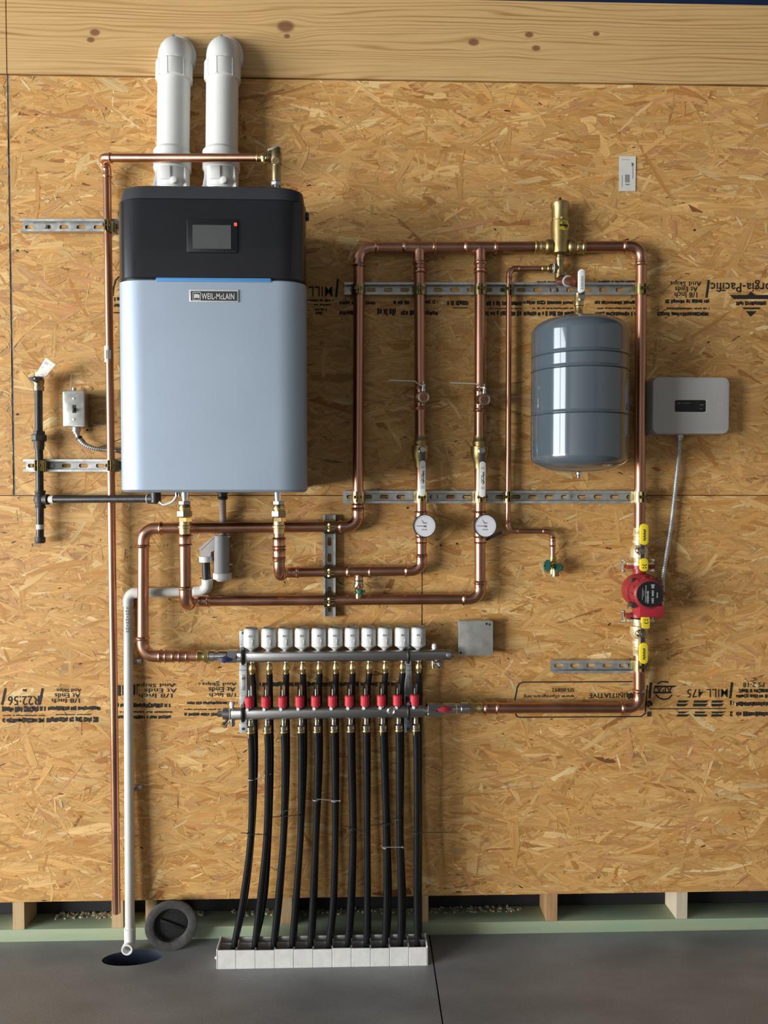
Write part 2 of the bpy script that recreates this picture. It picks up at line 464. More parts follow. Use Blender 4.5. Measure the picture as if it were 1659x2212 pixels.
PAL = [((0.62, 0.375, 0.145), 34), ((0.66, 0.41, 0.165), 30), ((0.57, 0.325, 0.115), 24), ((0.70, 0.475, 0.215), 11),
       ((0.78, 0.58, 0.31), 2.2), ((0.51, 0.265, 0.085), 9), ((0.40, 0.185, 0.065), 1.6), ((0.57, 0.315, 0.145), 8), ((0.24, 0.105, 0.04), 0.25)]
PCOL = [(c[0], c[1]*0.91, c[2]*0.77) for c, w in PAL]; PWT = [w for c, w in PAL]
STR_T = 0.0008
def strands(panel, x0, x1, z0, z1, a, c, pz0, pz1, rng):
    verts = []; faces = []; tint = []; grain = []
    area = (x1-x0)*(z1-z0)
    def strand(cx, cz, L, Wd, ang, depth, colr):
        ca, sa = math.cos(ang), math.sin(ang)
        n = 3
        up, dn = [], []
        w0 = Wd*(0.5 + 0.5*rng.random()); bow = rng.uniform(-0.12, 0.12)*L*0.3
        for i in range(n+1):
            t = i/n
            wl = 0.5*(w0 + (Wd - w0)*t)
            e = 1.0
            if i == 0: e = rng.uniform(0.05, 1.0)
            if i == n: e = rng.uniform(0.05, 1.0)
            off = bow*(1 - (2*t-1)**2)
            u0 = (t - 0.5)*L
            up.append((u0 + rng.uniform(-0.06, 0.06)*L*(1 if i in (0, n) else 0.5), off + wl*e*rng.uniform(0.8, 1.15)))
            dn.append((u0 + rng.uniform(-0.06, 0.06)*L*(1 if i in (0, n) else 0.5), off - wl*e*rng.uniform(0.8, 1.15)))
        pts = dn + up[::-1]
        ta = rng.gauss(0, 0.03); tl = rng.gauss(0, 0.003)
        b = len(verts); sd = rng.uniform(0, 500)
        f = rng.gauss(1.0, 0.075)
        hue = rng.gauss(0, 0.03)
        cc = (min(colr[0]*f, 0.9), min(colr[1]*f*(1+hue), 0.85), min(colr[2]*f*(1+2*hue), 0.8))
        for u, v in pts:
            x = cx + u*ca - v*sa; z = cz + u*sa + v*ca
            jt = rng.uniform(0, 0.0014); x = min(max(x, a + jt), c - jt); z = min(max(z, pz0 + jt*0.4), pz1 - jt*0.4)
            y = 0.0015 - 0.0001 - depth + max(-0.0007, min(0.0007, v*ta + u*tl))
            verts.append((x, min(y, 0.0014), z)); tint.extend((*cc, 1.0)); grain.extend((u*11, v*230, sd))
        faces.append(tuple(range(b, b+len(pts))))
    def angle():
        r = rng.random()
        if r < 0.66: return rng.gauss(0.0, 0.30)
        if r < 0.90: return rng.gauss(0.0, 0.75)
        return rng.uniform(-PI/2, PI/2)
    for i in range(int(area*2500)):
        L = min(max(rng.lognormvariate(math.log(0.098), 0.42), 0.03), 0.22); Wd = min(max(rng.lognormvariate(math.log(0.0165), 0.5), 0.005), 0.040)
        strand(rng.uniform(x0, x1), rng.uniform(z0, z1), L, Wd, angle(), rng.uniform(0, STR_T), rng.choices(PCOL, PWT)[0])
    for i in range(int(area*2200)):       # slivers lying on top
        L = min(max(rng.lognormvariate(math.log(0.035), 0.5), 0.008), 0.10); Wd = min(max(rng.lognormvariate(math.log(0.0042), 0.5), 0.0015), 0.012)
        strand(rng.uniform(x0, x1), rng.uniform(z0, z1), L, Wd, angle()*1.3, STR_T*rng.uniform(0.55, 1.1), rng.choices(PCOL, PWT)[0])
    for i in range(int(area*26)):         # dark pits and resin specks
        strand(rng.uniform(x0, x1), rng.uniform(z0, z1), rng.uniform(0.004, 0.018), rng.uniform(0.002, 0.005), rng.gauss(0, 0.4), STR_T*1.12, (0.075, 0.03, 0.014))
    for i in range(int(area*40)):         # pale chips
        strand(rng.uniform(x0, x1), rng.uniform(z0, z1), rng.uniform(0.012, 0.06), rng.uniform(0.003, 0.010), angle()*1.6, STR_T*1.1, (0.72, 0.51, 0.27))
    me = bpy.data.meshes.new('wood_strands')
    me.from_pydata(verts, [], faces); me.update()
    at = me.attributes.new('tint', 'FLOAT_COLOR', 'POINT'); at.data.foreach_set('color', tint)
    at = me.attributes.new('grain', 'FLOAT_VECTOR', 'POINT'); at.data.foreach_set('vector', grain)
    me.materials.append(MAT['osb'])
    o = bpy.data.objects.new('wood_strands', me); COL.objects.link(o); o.parent = panel
    o['kind'] = 'stuff'
VX0, VX1 = -2.1, 2.2
rng = random.Random(11)
for o, a, c, z0, z1 in panels:
    x0, x1 = max(a, VX0), min(c, VX1)
    if x1 - x0 > 0.02: strands(o, x0, x1, z0, z1, a, c, z0, z1, rng)
def panel_at(x, z):
    for o, a, c, z0, z1 in panels:
        if a <= x <= c and z0 <= z <= z1: return o
    return wall

MB().span((X_JU - 0.0026, 0.003, ZS), (X_JU + 0.0026, 0.0125, Z_TOP)).build('joint_strip', 'caulk', wall, smooth=0)
# plank above the sheets
def kn(px, py, s): q = P(px, py, 0.004); return (q.x, q.z, s)
KN = [kn(617, 57, 0.022), kn(205, 70, 0.013), kn(196, 86, 0.010), kn(1023, 91, 0.014), kn(1143, 75, 0.011), kn(1158, 104, 0.011), kn(1288, 73, 0.009), kn(620, 78, 0.008)]
plank_material('plank', KN, 0)
MB().span((X_JU + 0.0012, -0.004, Z_TOP + 0.0015), (ROOM_R, 0.036, Z_PLANK), 0.001).build('trim_1', 'plank', label='long knotty pine plank running along the top of the wall', cat='plank', kind='structure', smooth=0)
MB().span((ROOM_L, -0.004, Z_TOP + 0.0015), (X_JU - 0.0012, 0.036, Z_PLANK), 0.001).build('trim_2', 'plank', label='pine plank end butting in at the top left corner', cat='plank', kind='structure', smooth=0)
MB().span((ROOM_L, 0.012, Z_PLANK + 0.001), (ROOM_R, 0.05, ROOM_T)).build('trim_3', 'navy', label='dark blue sheeting above the pine plank', cat='sheeting', kind='structure', smooth=0)
# framing seen in the gap below the sheets
Y_ST = 0.0015 + THK
MB().span((ROOM_L, Y_ST, 0), (ROOM_R, Y_ST + 0.089, 0.038), 0.0015).build('sole_plate', 'treated', wall, label='green treated timber plate on the floor')
for px in (40, 254, 327, 619, 913, 1192, 1473):
    q = P(px, 1975, -Y_ST)
    MB().span((q.x - 0.0175, Y_ST, 0.038), (q.x + 0.0175, Y_ST + 0.089, ZS), 0.001).build('stud', 'stud_pale' if px == 1473 else ('stud_brown' if px == 1192 else 'stud'), wall, smooth=0)
MB().span((ROOM_L, Y_ST + 0.089, 0), (ROOM_R, Y_ST + 0.10, Z_PLANK)).build('backing_sheet', 'backing_black', wall, smooth=0, label='black sheeting behind the studs')
# sawdust along the back of the plate
sw = MB(); rs = random.Random(5)
for i in range(420):
    x = rs.choice([rs.uniform(-0.95, -0.72), rs.uniform(-0.68, -0.5), rs.uniform(-0.42, 0.2), rs.uniform(0.2, 0.5)])
    y = Y_ST + rs.uniform(0.055, 0.088); s = rs.uniform(0.002, 0.006)
    sw.box((x, y, 0.038 + s*0.35), (s*1.6, s, s*0.8), rot=Matrix.Rotation(rs.uniform(0, 3), 3, 'Z'))
sw.build('sawdust', 'sawdust', wall, smooth=0, kind='stuff')

# floor with a sawn joint and a drain hole
DR = PF(286, 2069.0); DRA, DRB, DRT = 0.086, 0.037, 0.09   # long opening, slightly turned
def drain_pt(a, k=1.0, z=0.0):
    x, y = DRA*k*math.cos(a), DRB*k*math.sin(a)
    return Vector((DR.x + x*math.cos(DRT) - y*math.sin(DRT), DR.y + x*math.sin(DRT) + y*math.cos(DRT), z))
fl = MB()
XJ = 0.205
def rect(x0, x1, y0, y1): fl.add([(x0, y0, 0), (x1, y0, 0), (x1, y1, 0), (x0, y1, 0)], [(0, 1, 2, 3)])
h = 0.12
rect(ROOM_L - 3, DR.x - h, ROOM_B, 0.12); rect(DR.x + h, XJ - 0.002, ROOM_B, 0.12); rect(XJ + 0.002, ROOM_R, ROOM_B, 0.12)
rect(DR.x - h, DR.x + h, ROOM_B, DR.y - h); rect(DR.x - h, DR.x + h, DR.y + h, 0.12)
nseg = 48; vs = []; fs = []
for k in range(nseg):
    a = 2*PI*k/nseg; ca, sa = math.cos(a), math.sin(a); m = h/max(abs(ca), abs(sa))
    vs += [drain_pt(a), (DR.x + ca*m, DR.y + sa*m, 0)]
for k in range(nseg):
    k2 = (k+1) % nseg; fs.append((2*k, 2*k+1, 2*k2+1, 2*k2))
fl.add(vs, fs)
fl.add([(XJ - 0.002, ROOM_B, 0), (XJ - 0.002, 0.12, 0), (XJ - 0.002, 0.12, -0.02), (XJ - 0.002, ROOM_B, -0.02),
        (XJ + 0.002, ROOM_B, 0), (XJ + 0.002, 0.12, 0), (XJ + 0.002, 0.12, -0.02), (XJ + 0.002, ROOM_B, -0.02)], [(0, 1, 2, 3), (4, 5, 6, 7), (2, 3, 7, 6)])
fl.build('floor', 'concrete', smooth=0, kind='structure', label='smooth dark grey concrete floor with a sawn joint', cat='floor')

# rest of the building, behind the camera
wl = MB()
edges = [0.0] + [v for y0, y1 in sorted(DOORS, reverse=True) for v in (y1, y0)] + [ROOM_B]
for i in range(0, len(edges), 2):
    wl.span((ROOM_L - 0.15, edges[i+1], 0), (ROOM_L, edges[i], ROOM_T))
for y0, y1 in DOORS: wl.span((ROOM_L - 0.15, y0, DOOR_H), (ROOM_L, y1, ROOM_T))
wl.build('wall_left', 'liner', smooth=0, kind='structure', label='side wall with two open overhead doorways', cat='wall')
MB().span((ROOM_R, ROOM_B, 0), (ROOM_R + 0.15, 0.1, ROOM_T)).build('wall_right', 'liner', smooth=0, kind='structure', label='plain side wall of the workshop', cat='wall')
MB().span((ROOM_L, ROOM_B - 0.15, 0), (ROOM_R, ROOM_B, ROOM_T)).build('wall_front', 'liner', smooth=0, kind='structure', label='plain wall opposite the boiler', cat='wall')
MB().span((ROOM_L, ROOM_B, ROOM_T), (ROOM_R, 0.1, ROOM_T + 0.1)).build('ceiling', 'liner_dark', smooth=0, kind='structure', label='dark open ceiling of the workshop', cat='ceiling')

#@@PRINT
# ------------------------------------------------------------------ print on the sheets (stamped upside down)
INK_D = 0.0003
def raw_text(body, offset=0.0, space=1.0):
    cu = bpy.data.curves.new('lettering', 'FONT'); cu.body = body; cu.size = 1.0; cu.offset = 0.002 if body.startswith('MILL') else min(offset, 0.014); cu.resolution_u = 2; cu.space_line = space; cu.space_character = 1.06
    ob = bpy.data.objects.new('lettering', cu); COL.objects.link(ob)
    bpy.context.view_layer.update()
    me = bpy.data.meshes.new_from_object(ob.evaluated_get(bpy.context.evaluated_depsgraph_get()))
    vs = [v.co.copy() for v in me.vertices]; fs = [tuple(p.vertices) for p in me.polygons]
    bpy.data.objects.remove(ob); bpy.data.curves.remove(cu); bpy.data.meshes.remove(me)
    return vs, fs
def fit_text(mb, body, x0, x1, y0, y1, d, offset=0.0, flip=False, rot90=False, space=1.0):
    "letters filling a pixel box of the photograph at wall distance d; flip turns them upside down"
    vs, fs = raw_text(body, offset, space)
    ax0 = min(v.x for v in vs); ax1 = max(v.x for v in vs); ay0 = min(v.y for v in vs); ay1 = max(v.y for v in vs)
    A = P(x0, y1, d); B = P(x1, y0, d)
    out = []
    for v in vs:
        u = (v.x - ax0)/(ax1 - ax0); w = (v.y - ay0)/(ay1 - ay0)
        if rot90: u, w = 1 - w, u
        if flip: u, w = 1 - u, 1 - w
        out.append(Vector((A.x + (B.x - A.x)*u, -d, A.z + (B.z - A.z)*w)))
    mb.add(out, fs)
def quad_px(mb, pts, d): mb.add([P(x, y, d) for x, y in pts], [tuple(range(len(pts)))])
rk = random.Random(3)
def smudge(mb, x0, x1, y0, y1, d=INK_D, wmin=2.0, wmax=6.0, gap=1.2):
    x = x0
    while x < x1 - 1:
        w = min(rk.uniform(wmin, wmax), x1 - x)
        a, b = y0 + rk.uniform(0, 0.25)*(y1-y0), y1 - rk.uniform(0, 0.25)*(y1-y0)
        m = rk.random()
        if m < 0.5: quad_px(mb, [(x, a), (x+w, a+rk.uniform(-.5, .5)), (x+w, b), (x, b)], d)
        else:
            q = (y1-y0)*0.38
            quad_px(mb, [(x, a), (x+w, a), (x+w, a+q), (x, a+q)], d)
            quad_px(mb, [(x, b-q), (x+w, b-q), (x+w, b), (x, b)], d)
            if rk.random() < 0.6: quad_px(mb, [(x, a), (x+w*0.35, a), (x+w*0.35, b), (x, b)], d)
        x += w + (rk.uniform(0.3, gap) if rk.random() < 0.8 else gap*3)
def line_px(mb, pts, w, d=INK_D):
    for (xa, ya), (xb, yb) in zip(pts[:-1], pts[1:]):
        L = math.hypot(xb-xa, yb-ya); nx, ny = -(yb-ya)/L*w/2, (xb-xa)/L*w/2
        quad_px(mb, [(xa+nx, ya+ny), (xb+nx, yb+ny), (xb-nx, yb-ny), (xa-nx, ya-ny)], d)

up_panel = panel_at(0.5, ZS + 0.6); lo_l = panel_at(-0.5, ZS - 0.6); lo_r = panel_at(0.6, ZS - 0.6)
def words_on(panel, items):
    for body, x0, x1, y0, y1, off in items:
        mb = MB(); fit_text(mb, body, x0, x1, y0, y1, INK_D, off, flip=True); mb.build('printed_text', 'ink', panel, smooth=0)
words_on(up_panel, [
    ('Georgia-Pacific', 1535, 1698, 605, 631, 0.035), ('And Skips', 1448, 1515, 605, 618, 0.012), ('At Ends', 1458, 1507, 619, 630, 0.012),
    ('1/8 Inch', 1457, 1506, 631, 643, 0.012), ('MILL', 667, 718, 619, 640, 0.015)])
mk = MB()
line_px(mk, [(1531, 605), (1526, 643)], 5); line_px(mk, [(1555, 627), (1568, 627)], 2)
for a in ((1437, 1532, 646, 656), (1440, 1532, 664, 669), (1420, 1530, 673, 683), (1285, 1372, 649, 658), (1290, 1372, 664, 668), (1285, 1372, 673, 683),
          (1130, 1238, 649, 658), (1150, 1238, 664, 668), (1131, 1240, 672, 683), (1160, 1235, 607, 611), (1292, 1375, 606, 611),
          (1050, 1128, 650, 661), (1048, 1128, 665, 668), (1048, 1128, 671, 683), (966, 1012, 648, 660), (660, 672, 646, 650),
          (790, 812, 650, 659), (850, 884, 648, 659), (815, 856, 664, 682), (866, 898, 670, 682), (918, 946, 648, 656), (918, 946, 671, 682), (733, 768, 650, 658), (733, 768, 670, 681),
          (672, 722, 646, 652), (678, 714, 656, 660), (680, 706, 666, 671), (682, 698, 673, 680)):
    smudge(mk, *a)
line_px(mk, [(730, 603), (726, 642)], 5)
line_px(mk, [(978, 665), (1010, 665)], 2.2)
quad_px(mk, [(1576, 637), (1668, 637), (1660, 646), (1585, 646)], INK_D)
smudge(mk, 1590, 1658, 650, 660); quad_px(mk, [(1603, 664), (1643, 664), (1640, 668), (1607, 668)], INK_D); quad_px(mk, [(1611, 672), (1634, 672), (1623, 683), (1620, 683)], INK_D)
quad_px(mk, [(1615, 637), (1622, 629), (1629, 637)], INK_D)
line_px(mk, [(268, 596), (256, 598), (249, 606), (245, 620), (243, 640)], 3); line_px(mk, [(245, 675), (268, 676)], 3)
smudge(mk, 246, 266, 640, 652); smudge(mk, 246, 262, 656, 664)
mk.build('printed_marks', 'ink', up_panel, smooth=0)
words_on(lo_r, [('SFI-00892', 1192, 1240, 1486, 1495, 0.01), ('www.sfiprogram.org', 1131, 1240, 1499, 1509, 0.012), ('INITIATIVE', 1272, 1350, 1497, 1508, 0.02),
    ('MILL 475', 1484, 1572, 1488, 1507, 0.015), ('PS 2-18', 1605, 1651, 1474, 1485, 0.01)])
mk = MB()
line_px(mk, [(1112, 1512), (1117, 1486), (1121, 1477), (1130, 1473.5), (1366, 1472.5)], 2.6)
line_px(mk, [(1114, 1540), (1115, 1547), (1122, 1549.5), (1385, 1548), (1394, 1541), (1398, 1480)], 2.6)
line_px(mk, [(1406, 1474), (1403, 1508)], 5); line_px(mk, [(1581, 1474), (1577, 1509)], 5)
for a in ((1353, 1371, 1495, 1510), (1395, 1409, 1512, 1528), (1398, 1407, 1536, 1548), (1596, 1665, 1487, 1497), (1590, 1665, 1499, 1508), (1590, 1665, 1515, 1526), (1590, 1665, 1536, 1548), (1577, 1585, 1513, 1526), (1577, 1585, 1536, 1548)):
    smudge(mk, *a)
for xa, xb in ((1460, 1491), (1496, 1532), (1535, 1570)):
    for ya, yb in ((1513, 1518), (1520, 1526), (1537, 1541), (1543, 1548)):
        quad_px(mk, [(xa + rk.uniform(0, 8), ya), (xb - rk.uniform(0, 8), ya), (xb - rk.uniform(4, 14), yb), (xa + rk.uniform(0, 6), yb)], INK_D)
line_px(mk, [(1402, 1531.5), (1568, 1530.5)], 2)
line_px(mk, [(1416, 1500), (1424, 1508), (1434, 1511), (1444, 1509), (1452, 1501)], 3); line_px(mk, [(1420, 1477), (1430, 1472), (1444, 1474)], 3)
for pts in ([(1411, 1498), (1414, 1481), (1463, 1481), (1455, 1485), (1416, 1485)], [(1411, 1498), (1449, 1498), (1452, 1494), (1412, 1494)]): quad_px(mk, pts, INK_D)
mk.build('printed_marks', 'ink', lo_r, smooth=0)
mb = MB(); fit_text(mb, 'APA', 1418, 1452, 1484, 1495, INK_D, 0.02, flip=True); mb.build('printed_text', 'ink', lo_r, smooth=0)
words_on(lo_l, [('R22:56', 17, 84, 1503, 1524, 0.008), ('1/8 Inch', 112, 172, 1509, 1519, 0.02), ('At Ends', 118, 173, 1497, 1508, 0.02), ('And Skips', 122, 175, 1485, 1496, 0.02),
    ('1/8 Inch', 452, 509, 1497, 1506, 0.015), ('At Ends', 450, 508, 1484, 1495, 0.015), ('And Skips', 436, 511, 1472, 1482, 0.015),
    ('1/8 Inch', 300, 372, 1498, 1508, 0.015), ('At Ends', 312, 382, 1487, 1497, 0.015), ('And Skips', 296, 378, 1474, 1485, 0.015)])
mk = MB()
line_px(mk, [(12, 1487), (4, 1523)], 5); line_px(mk, [(92, 1487), (85, 1522)], 5)
for a in ((49, 57, 1487, 1495), (103, 216, 1525, 1535), (120, 200, 1542, 1545), (100, 212, 1548, 1561), (4, 98, 1525, 1539), (6, 96, 1544, 1547), (5, 95, 1550, 1562),
          (255, 297, 1476, 1507), (252, 368, 1518, 1529), (258, 372, 1536, 1540), (254, 368, 1545, 1553), (404, 512, 1515, 1522), (398, 510, 1531, 1534), (398, 470, 1539, 1547), (560, 735, 1472, 1484), (735, 870, 1473, 1483)):
    smudge(mk, *a)
mk.build('printed_marks', 'ink', lo_l, smooth=0)

# paper label stuck on the upper sheet
q = P(1355, 375.5, 0.0008)
t = thing('paper_label', 'small white paper barcode label stuck high on the right of the board', 'label', q)
mb = MB(); wall_plate(mb, q, S(36, 0), S(74, 0), 0.0012, 0.001); mb.build('sheet', 'paper', t)
mk = MB(); D = 0.0023
quad_px(mk, [(1350, 377), (1360, 377), (1360, 394), (1350, 394)], D); quad_px(mk, [(1351, 397), (1360, 397), (1360, 400), (1351, 400)], D)
line_px(mk, [(1367, 352), (1367, 386)], 1.6, D); line_px(mk, [(1344, 378), (1344, 404)], 1.2, D); quad_px(mk, [(1364, 350), (1370, 355), (1364, 360)], D); line_px(mk, [(1343, 345), (1362, 345)], 1.0, D)
mk.build('printed_marks', 'mark_grey', t, smooth=0)
for px, py in ((952, 1178), (987, 1174.5), (188, 929), (37, 895), (880, 1097), (37, 541), (1500, 497)):   # nail holes
    MB().lathe(P(px, py, 0.0002), (0, -1, 0), [(0, 0.0032), (0.0005, 0.0032)], n=8).build('nail_hole', 'backing_black', panel_at(P(px, py, 0).x, P(px, py, 0).z))
#@@PLUMB
# ------------------------------------------------------------------ struts and clamps
VX, VZ, VN = Vector((1, 0, 0)), Vector((0, 0, 1)), Vector((0, -1, 0))
SD = 0.021
R_MAIN, R_MID, R_22, R_GAS, R_12 = 0.0160, 0.0140, 0.0113, 0.0107, 0.0080
def dp(r): return SD + r

def slotted_channel(a, b, wdir, H, depth, phase):
    "open strut channel: slotted back, two flanges, two returned lips"
    a = Vector(a); b = Vector(b); u = (b - a).normalized(); L = (b - a).length; w = Vector(wdir); n = VN
    mb = MB(); T = 0.0022; sl, sh = 0.0135, 0.0062
    def pt(x, y, z): return a + u*x + w*y + n*z
    cells = []; x = 0.0; c = phase
    while c + sl + 0.004 < L:
        if c - sl - 0.002 > x:
            cells.append((x, c - sl - 0.002, None)); x = c - sl - 0.002
            cells.append((x, c + sl + 0.002, c)); x = c + sl + 0.002
        c += 0.0495
    if L - x > 1e-4: cells.append((x, L, None))
    hh = H/2
    for x0, x1, c in cells:
        for z in (0.0, T):
            if c is None: mb.add([pt(x0, -hh, z), pt(x1, -hh, z), pt(x1, hh, z), pt(x0, hh, z)], [(0, 1, 2, 3)])
            else:
                arc = []
                for k in range(9):
                    an = PI*k/8
                    cx = (sl - sh) if k <= 4 else -(sl - sh)
                    arc.append((c + cx + sh*math.cos(an), sh*math.sin(an)))
                for sg in (1, -1):
                    poly = [(x1, 0), (x1, hh), (x0, hh), (x0, 0)] + arc[::-1]
                    q = [pt(px, py*sg, z) for px, py in poly]
                    mb.add(q, [tuple(range(len(q)))])
        if c is not None:
            ring = []
            for k in range(16):
                an = 2*PI*k/16; cx = (sl - sh) if math.cos(an) >= 0 else -(sl - sh)
                ring.append((c + cx + sh*math.cos(an), sh*math.sin(an)))
            v0 = [pt(px, py, 0) for px, py in ring]; v1 = [pt(px, py, T) for px, py in ring]
            mb.add(v0 + v1, [(k, (k+1) % 16, 16+(k+1) % 16, 16+k) for k in range(16)])
    for sg in (1, -1):
        prof = [(hh, 0), (hh, depth), (hh-0.0066, depth), (hh-0.0066, depth-0.0045), (hh-0.0048, depth-0.0045), (hh-0.0048, depth-0.0022), (hh-0.0022, depth-0.0022), (hh-0.0022, 0)]
        mb.loft([[pt(0, y*sg, z) for y, z in prof], [pt(L, y*sg, z) for y, z in prof]])
    return mb
def strut(x0, x1, yc, hpx, label, phase=0.022, screws=(), vertical=False):
    if not vertical:
        a, b = P(x0, yc, 0), P(x1, yc, 0); a.y = b.y = -0.0008
        wd = VZ
    else:
        a, b = P(yc, x0, 0), P(yc, x1, 0); a.y = b.y = -0.0008
        wd = VX
    t = thing('strut_channel', label, 'strut', (a + b)/2)
    slotted_channel(a, b, wd, S(hpx, SD), SD, phase).build('channel', 'galvanised', t, smooth=25)
    for s in screws:
        q = a + (b - a)*s
        MB().lathe(q + VN*0.002, VN, [(0, 0.009), (0.0012, 0.009)], n=16).lathe(q + VN*0.003, VN, [(0, 0.0055), (0.004, 0.0055)], n=6).build('mounting_screw', 'galvanised_box', t)
    return t
strut(50, 330, 491.5, 26, 'slotted steel strut reaching left from behind the black boiler top', 0.020, (0.17,))
strut(57, 330, 1006, 26.5, 'slotted steel strut below the light switch beside the boiler', 0.019, (0.21,))
strut(744, 1397, 627, 26, 'long slotted steel strut behind the upper copper risers and tank valve', 0.030, (0.69,))
strut(741, 1392, 1073.5, 27, 'long slotted steel strut under the expansion tank', 0.024, (0.30, 0.745))
strut(1112, 1331, 712, 27, 'short upright slotted strut right of the boiler outlets', 0.030, vertical=True)
strut(1189, 1392, 1437, 27, 'short slotted strut below the red pump', 0.024, (0.8,))

def ribbon(pts, t, o, s, n, axis, width):
    pts2 = [Vector((x, y)) for x, y in pts]; L, R = [], []
    for i, q in enumerate(pts2):
        a = pts2[max(i-1, 0)]; b = pts2[min(i+1, len(pts2)-1)]
        tn = (b - a).normalized(); nn = Vector((-tn.y, tn.x))
        L.append(q + nn*t/2); R.append(q - nn*t/2)
    poly = L + R[::-1]
    return MB().prism([o + s*q.x + n*q.y - axis*width/2 for q in poly], axis*width)
def clamp(px, py, r, label, axis='Z', w=0.031):
    d = dp(r); c = P(px, py, d)
    A, Sd = (VZ, VX) if axis == 'Z' else (VX, VZ)
    base = Vector((c.x, 0, c.z))
    t = thing('pipe_clamp', label, 'pipe clamp', base + VN*SD, 'yellow zinc pipe clamps on the struts')
    for sg in (-1, 1):
        e = r + 0.0026
        pts = [(sg*(e+0.001), SD-0.010), (sg*(e+0.001), d-0.3*r)]
        for k in range(9):
            an = math.radians(-8 + (82)*k/8)
            pts.append((sg*e*math.cos(an), d + e*math.sin(an)))
        pts += [(sg*0.0038, d + e + 0.002), (sg*0.0038, d + e + 0.013)]
        ribbon(pts, 0.0028, base, Sd, VN, A, w).build('strap', 'zinc_yellow', t, smooth=30)
    bo = base + VN*(d + r + 0.0095)
    MB().lathe(bo - Sd*0.011, Sd, [(0, 0.0055), (0.0045, 0.0055)], n=6).lathe(bo - Sd*0.0115, Sd, [(0, 0.0026), (0.024, 0.0026)], n=10).lathe(bo + Sd*0.0062, Sd, [(0, 0.0052), (0.004, 0.0052)], n=6).build('bolt', 'zinc_yellow', t)
    return t
clamp(236, 491.5, R_22, 'clamp holding the thin left drop pipe on the strut by the black boiler top')
clamp(242, 1006, R_22, 'clamp holding the thin left drop pipe on the strut below the light switch')
clamp(86, 1006, R_GAS, 'clamp holding the black gas pipe on the strut below the light switch')
for px, r, w1, w2 in ((774, R_MAIN, 'leftmost copper riser', 773), (906.5, R_MAIN, 'copper riser with the left thermometer', 910), (1037, R_MAIN, 'copper riser with the right thermometer', 1036.5), (1100, R_12, 'thin copper fill line', 1097), (1385, R_MAIN, 'far right copper riser', 1381.5)):
    clamp(px, 627, r, 'clamp fixing the %s to the upper long strut' % w1)
    clamp(w2, 1073.5, r, 'clamp fixing the %s to the lower long strut' % w1)
clamp(712, 1138.5, R_MAIN, 'topmost clamp on the short upright strut', 'X')
clamp(712, 1235.5, R_MID, 'middle clamp on the short upright strut', 'X')
clamp(712, 1297, R_MAIN, 'lowest clamp on the short upright strut', 'X')
clamp(1381, 1437, R_MAIN, 'clamp on the short strut below the red pump')

# ------------------------------------------------------------------ copper runs
def bead_profile(sock, r):
    return [(0.0, 1.05), (0.08, 1.10), (0.18, 1.24), (0.30, 1.27), (0.42, 1.12), (0.55, 1.10), (1.0, 1.09)]
def arc_pts(c, p0, d0, d1, R, n=9):
    "points of the fillet at corner c between unit directions d0 (in) and d1 (out)"
    ang = d0.angle(d1); t = R*math.tan(ang/2)
    a = c - d0*t; nrm = (d1 - d0*d0.dot(d1)).normalized(); ctr = a + nrm*R
    out = []
    for k in range(n+1):
        th = ang*k/n
        out.append(ctr - nrm*R*math.cos(th) + d0*R*math.sin(th))
    return a, c + d1*t, out
def copper_run(root, pts, r, R, mats=('copper', 'copper_fitting'), sock=None, n=20):
    pts = [Vector(p) for p in pts]; m = len(pts)
    sock = sock if sock is not None else r*1.35
    cut_a = [None]*m; cut_b = [None]*m
    tl = [0.0]*m
    for i in range(1, m-1):
        d0 = (pts[i]-pts[i-1]).normalized(); d1 = (pts[i+1]-pts[i]).normalized()
        tl[i] = R*math.tan(d0.angle(d1)/2)
    for i in range(1, m-1):
        d0 = (pts[i]-pts[i-1]).normalized(); d1 = (pts[i+1]-pts[i]).normalized()
        a, b, arc = arc_pts(pts[i], None, d0, d1, R)
        s0 = min(sock, ((pts[i]-pts[i-1]).length - tl[i] - tl[i-1])*(0.5 if i > 1 else 0.9))
        s1 = min(sock, ((pts[i+1]-pts[i]).length - tl[i] - tl[i+1])*(0.5 if i < m-2 else 0.9))
        s0 = max(s0, 0.002); s1 = max(s1, 0.002)
        path = []; rad = []
        for u, k in bead_profile(s0, r): path.append(a - d0*s0*(1-u)); rad.append(r*k)
        for q in arc[1:-1]: path.append(q); rad.append(r*1.085)
        for u, k in reversed(bead_profile(s1, r)): path.append(b + d1*s1*(1-u)); rad.append(r*k)
        MB().sweep(path, rad, n).build('elbow', mats[1], root, smooth=50)
        cut_a[i] = a - d0*s0*0.7; cut_b[i] = b + d1*s1*0.7
    for i in range(m-1):
        a = pts[i] if i == 0 else cut_b[i]; b = pts[i+1] if i == m-2 else cut_a[i+1]
        if (b-a).dot(pts[i+1]-pts[i]) > 0 and (b-a).length > 0.004:
            MB().sweep([a, b], r, n).build('pipe', mats[0], root)
def coupling(root, c, axis, L, r, mat='copper_fitting', name='coupling'):
    axis = Vector(axis).normalized(); prof = []
    k = min(0.45, r*1.35/L)
    for u, q in bead_profile(1, r): prof.append((-L/2 + u*k*L, r*q))
    for u, q in reversed(bead_profile(1, r)): prof.append((L/2 - u*k*L, r*q))
    MB().lathe(c, axis, prof, 20).build(name, mat, root, smooth=50)
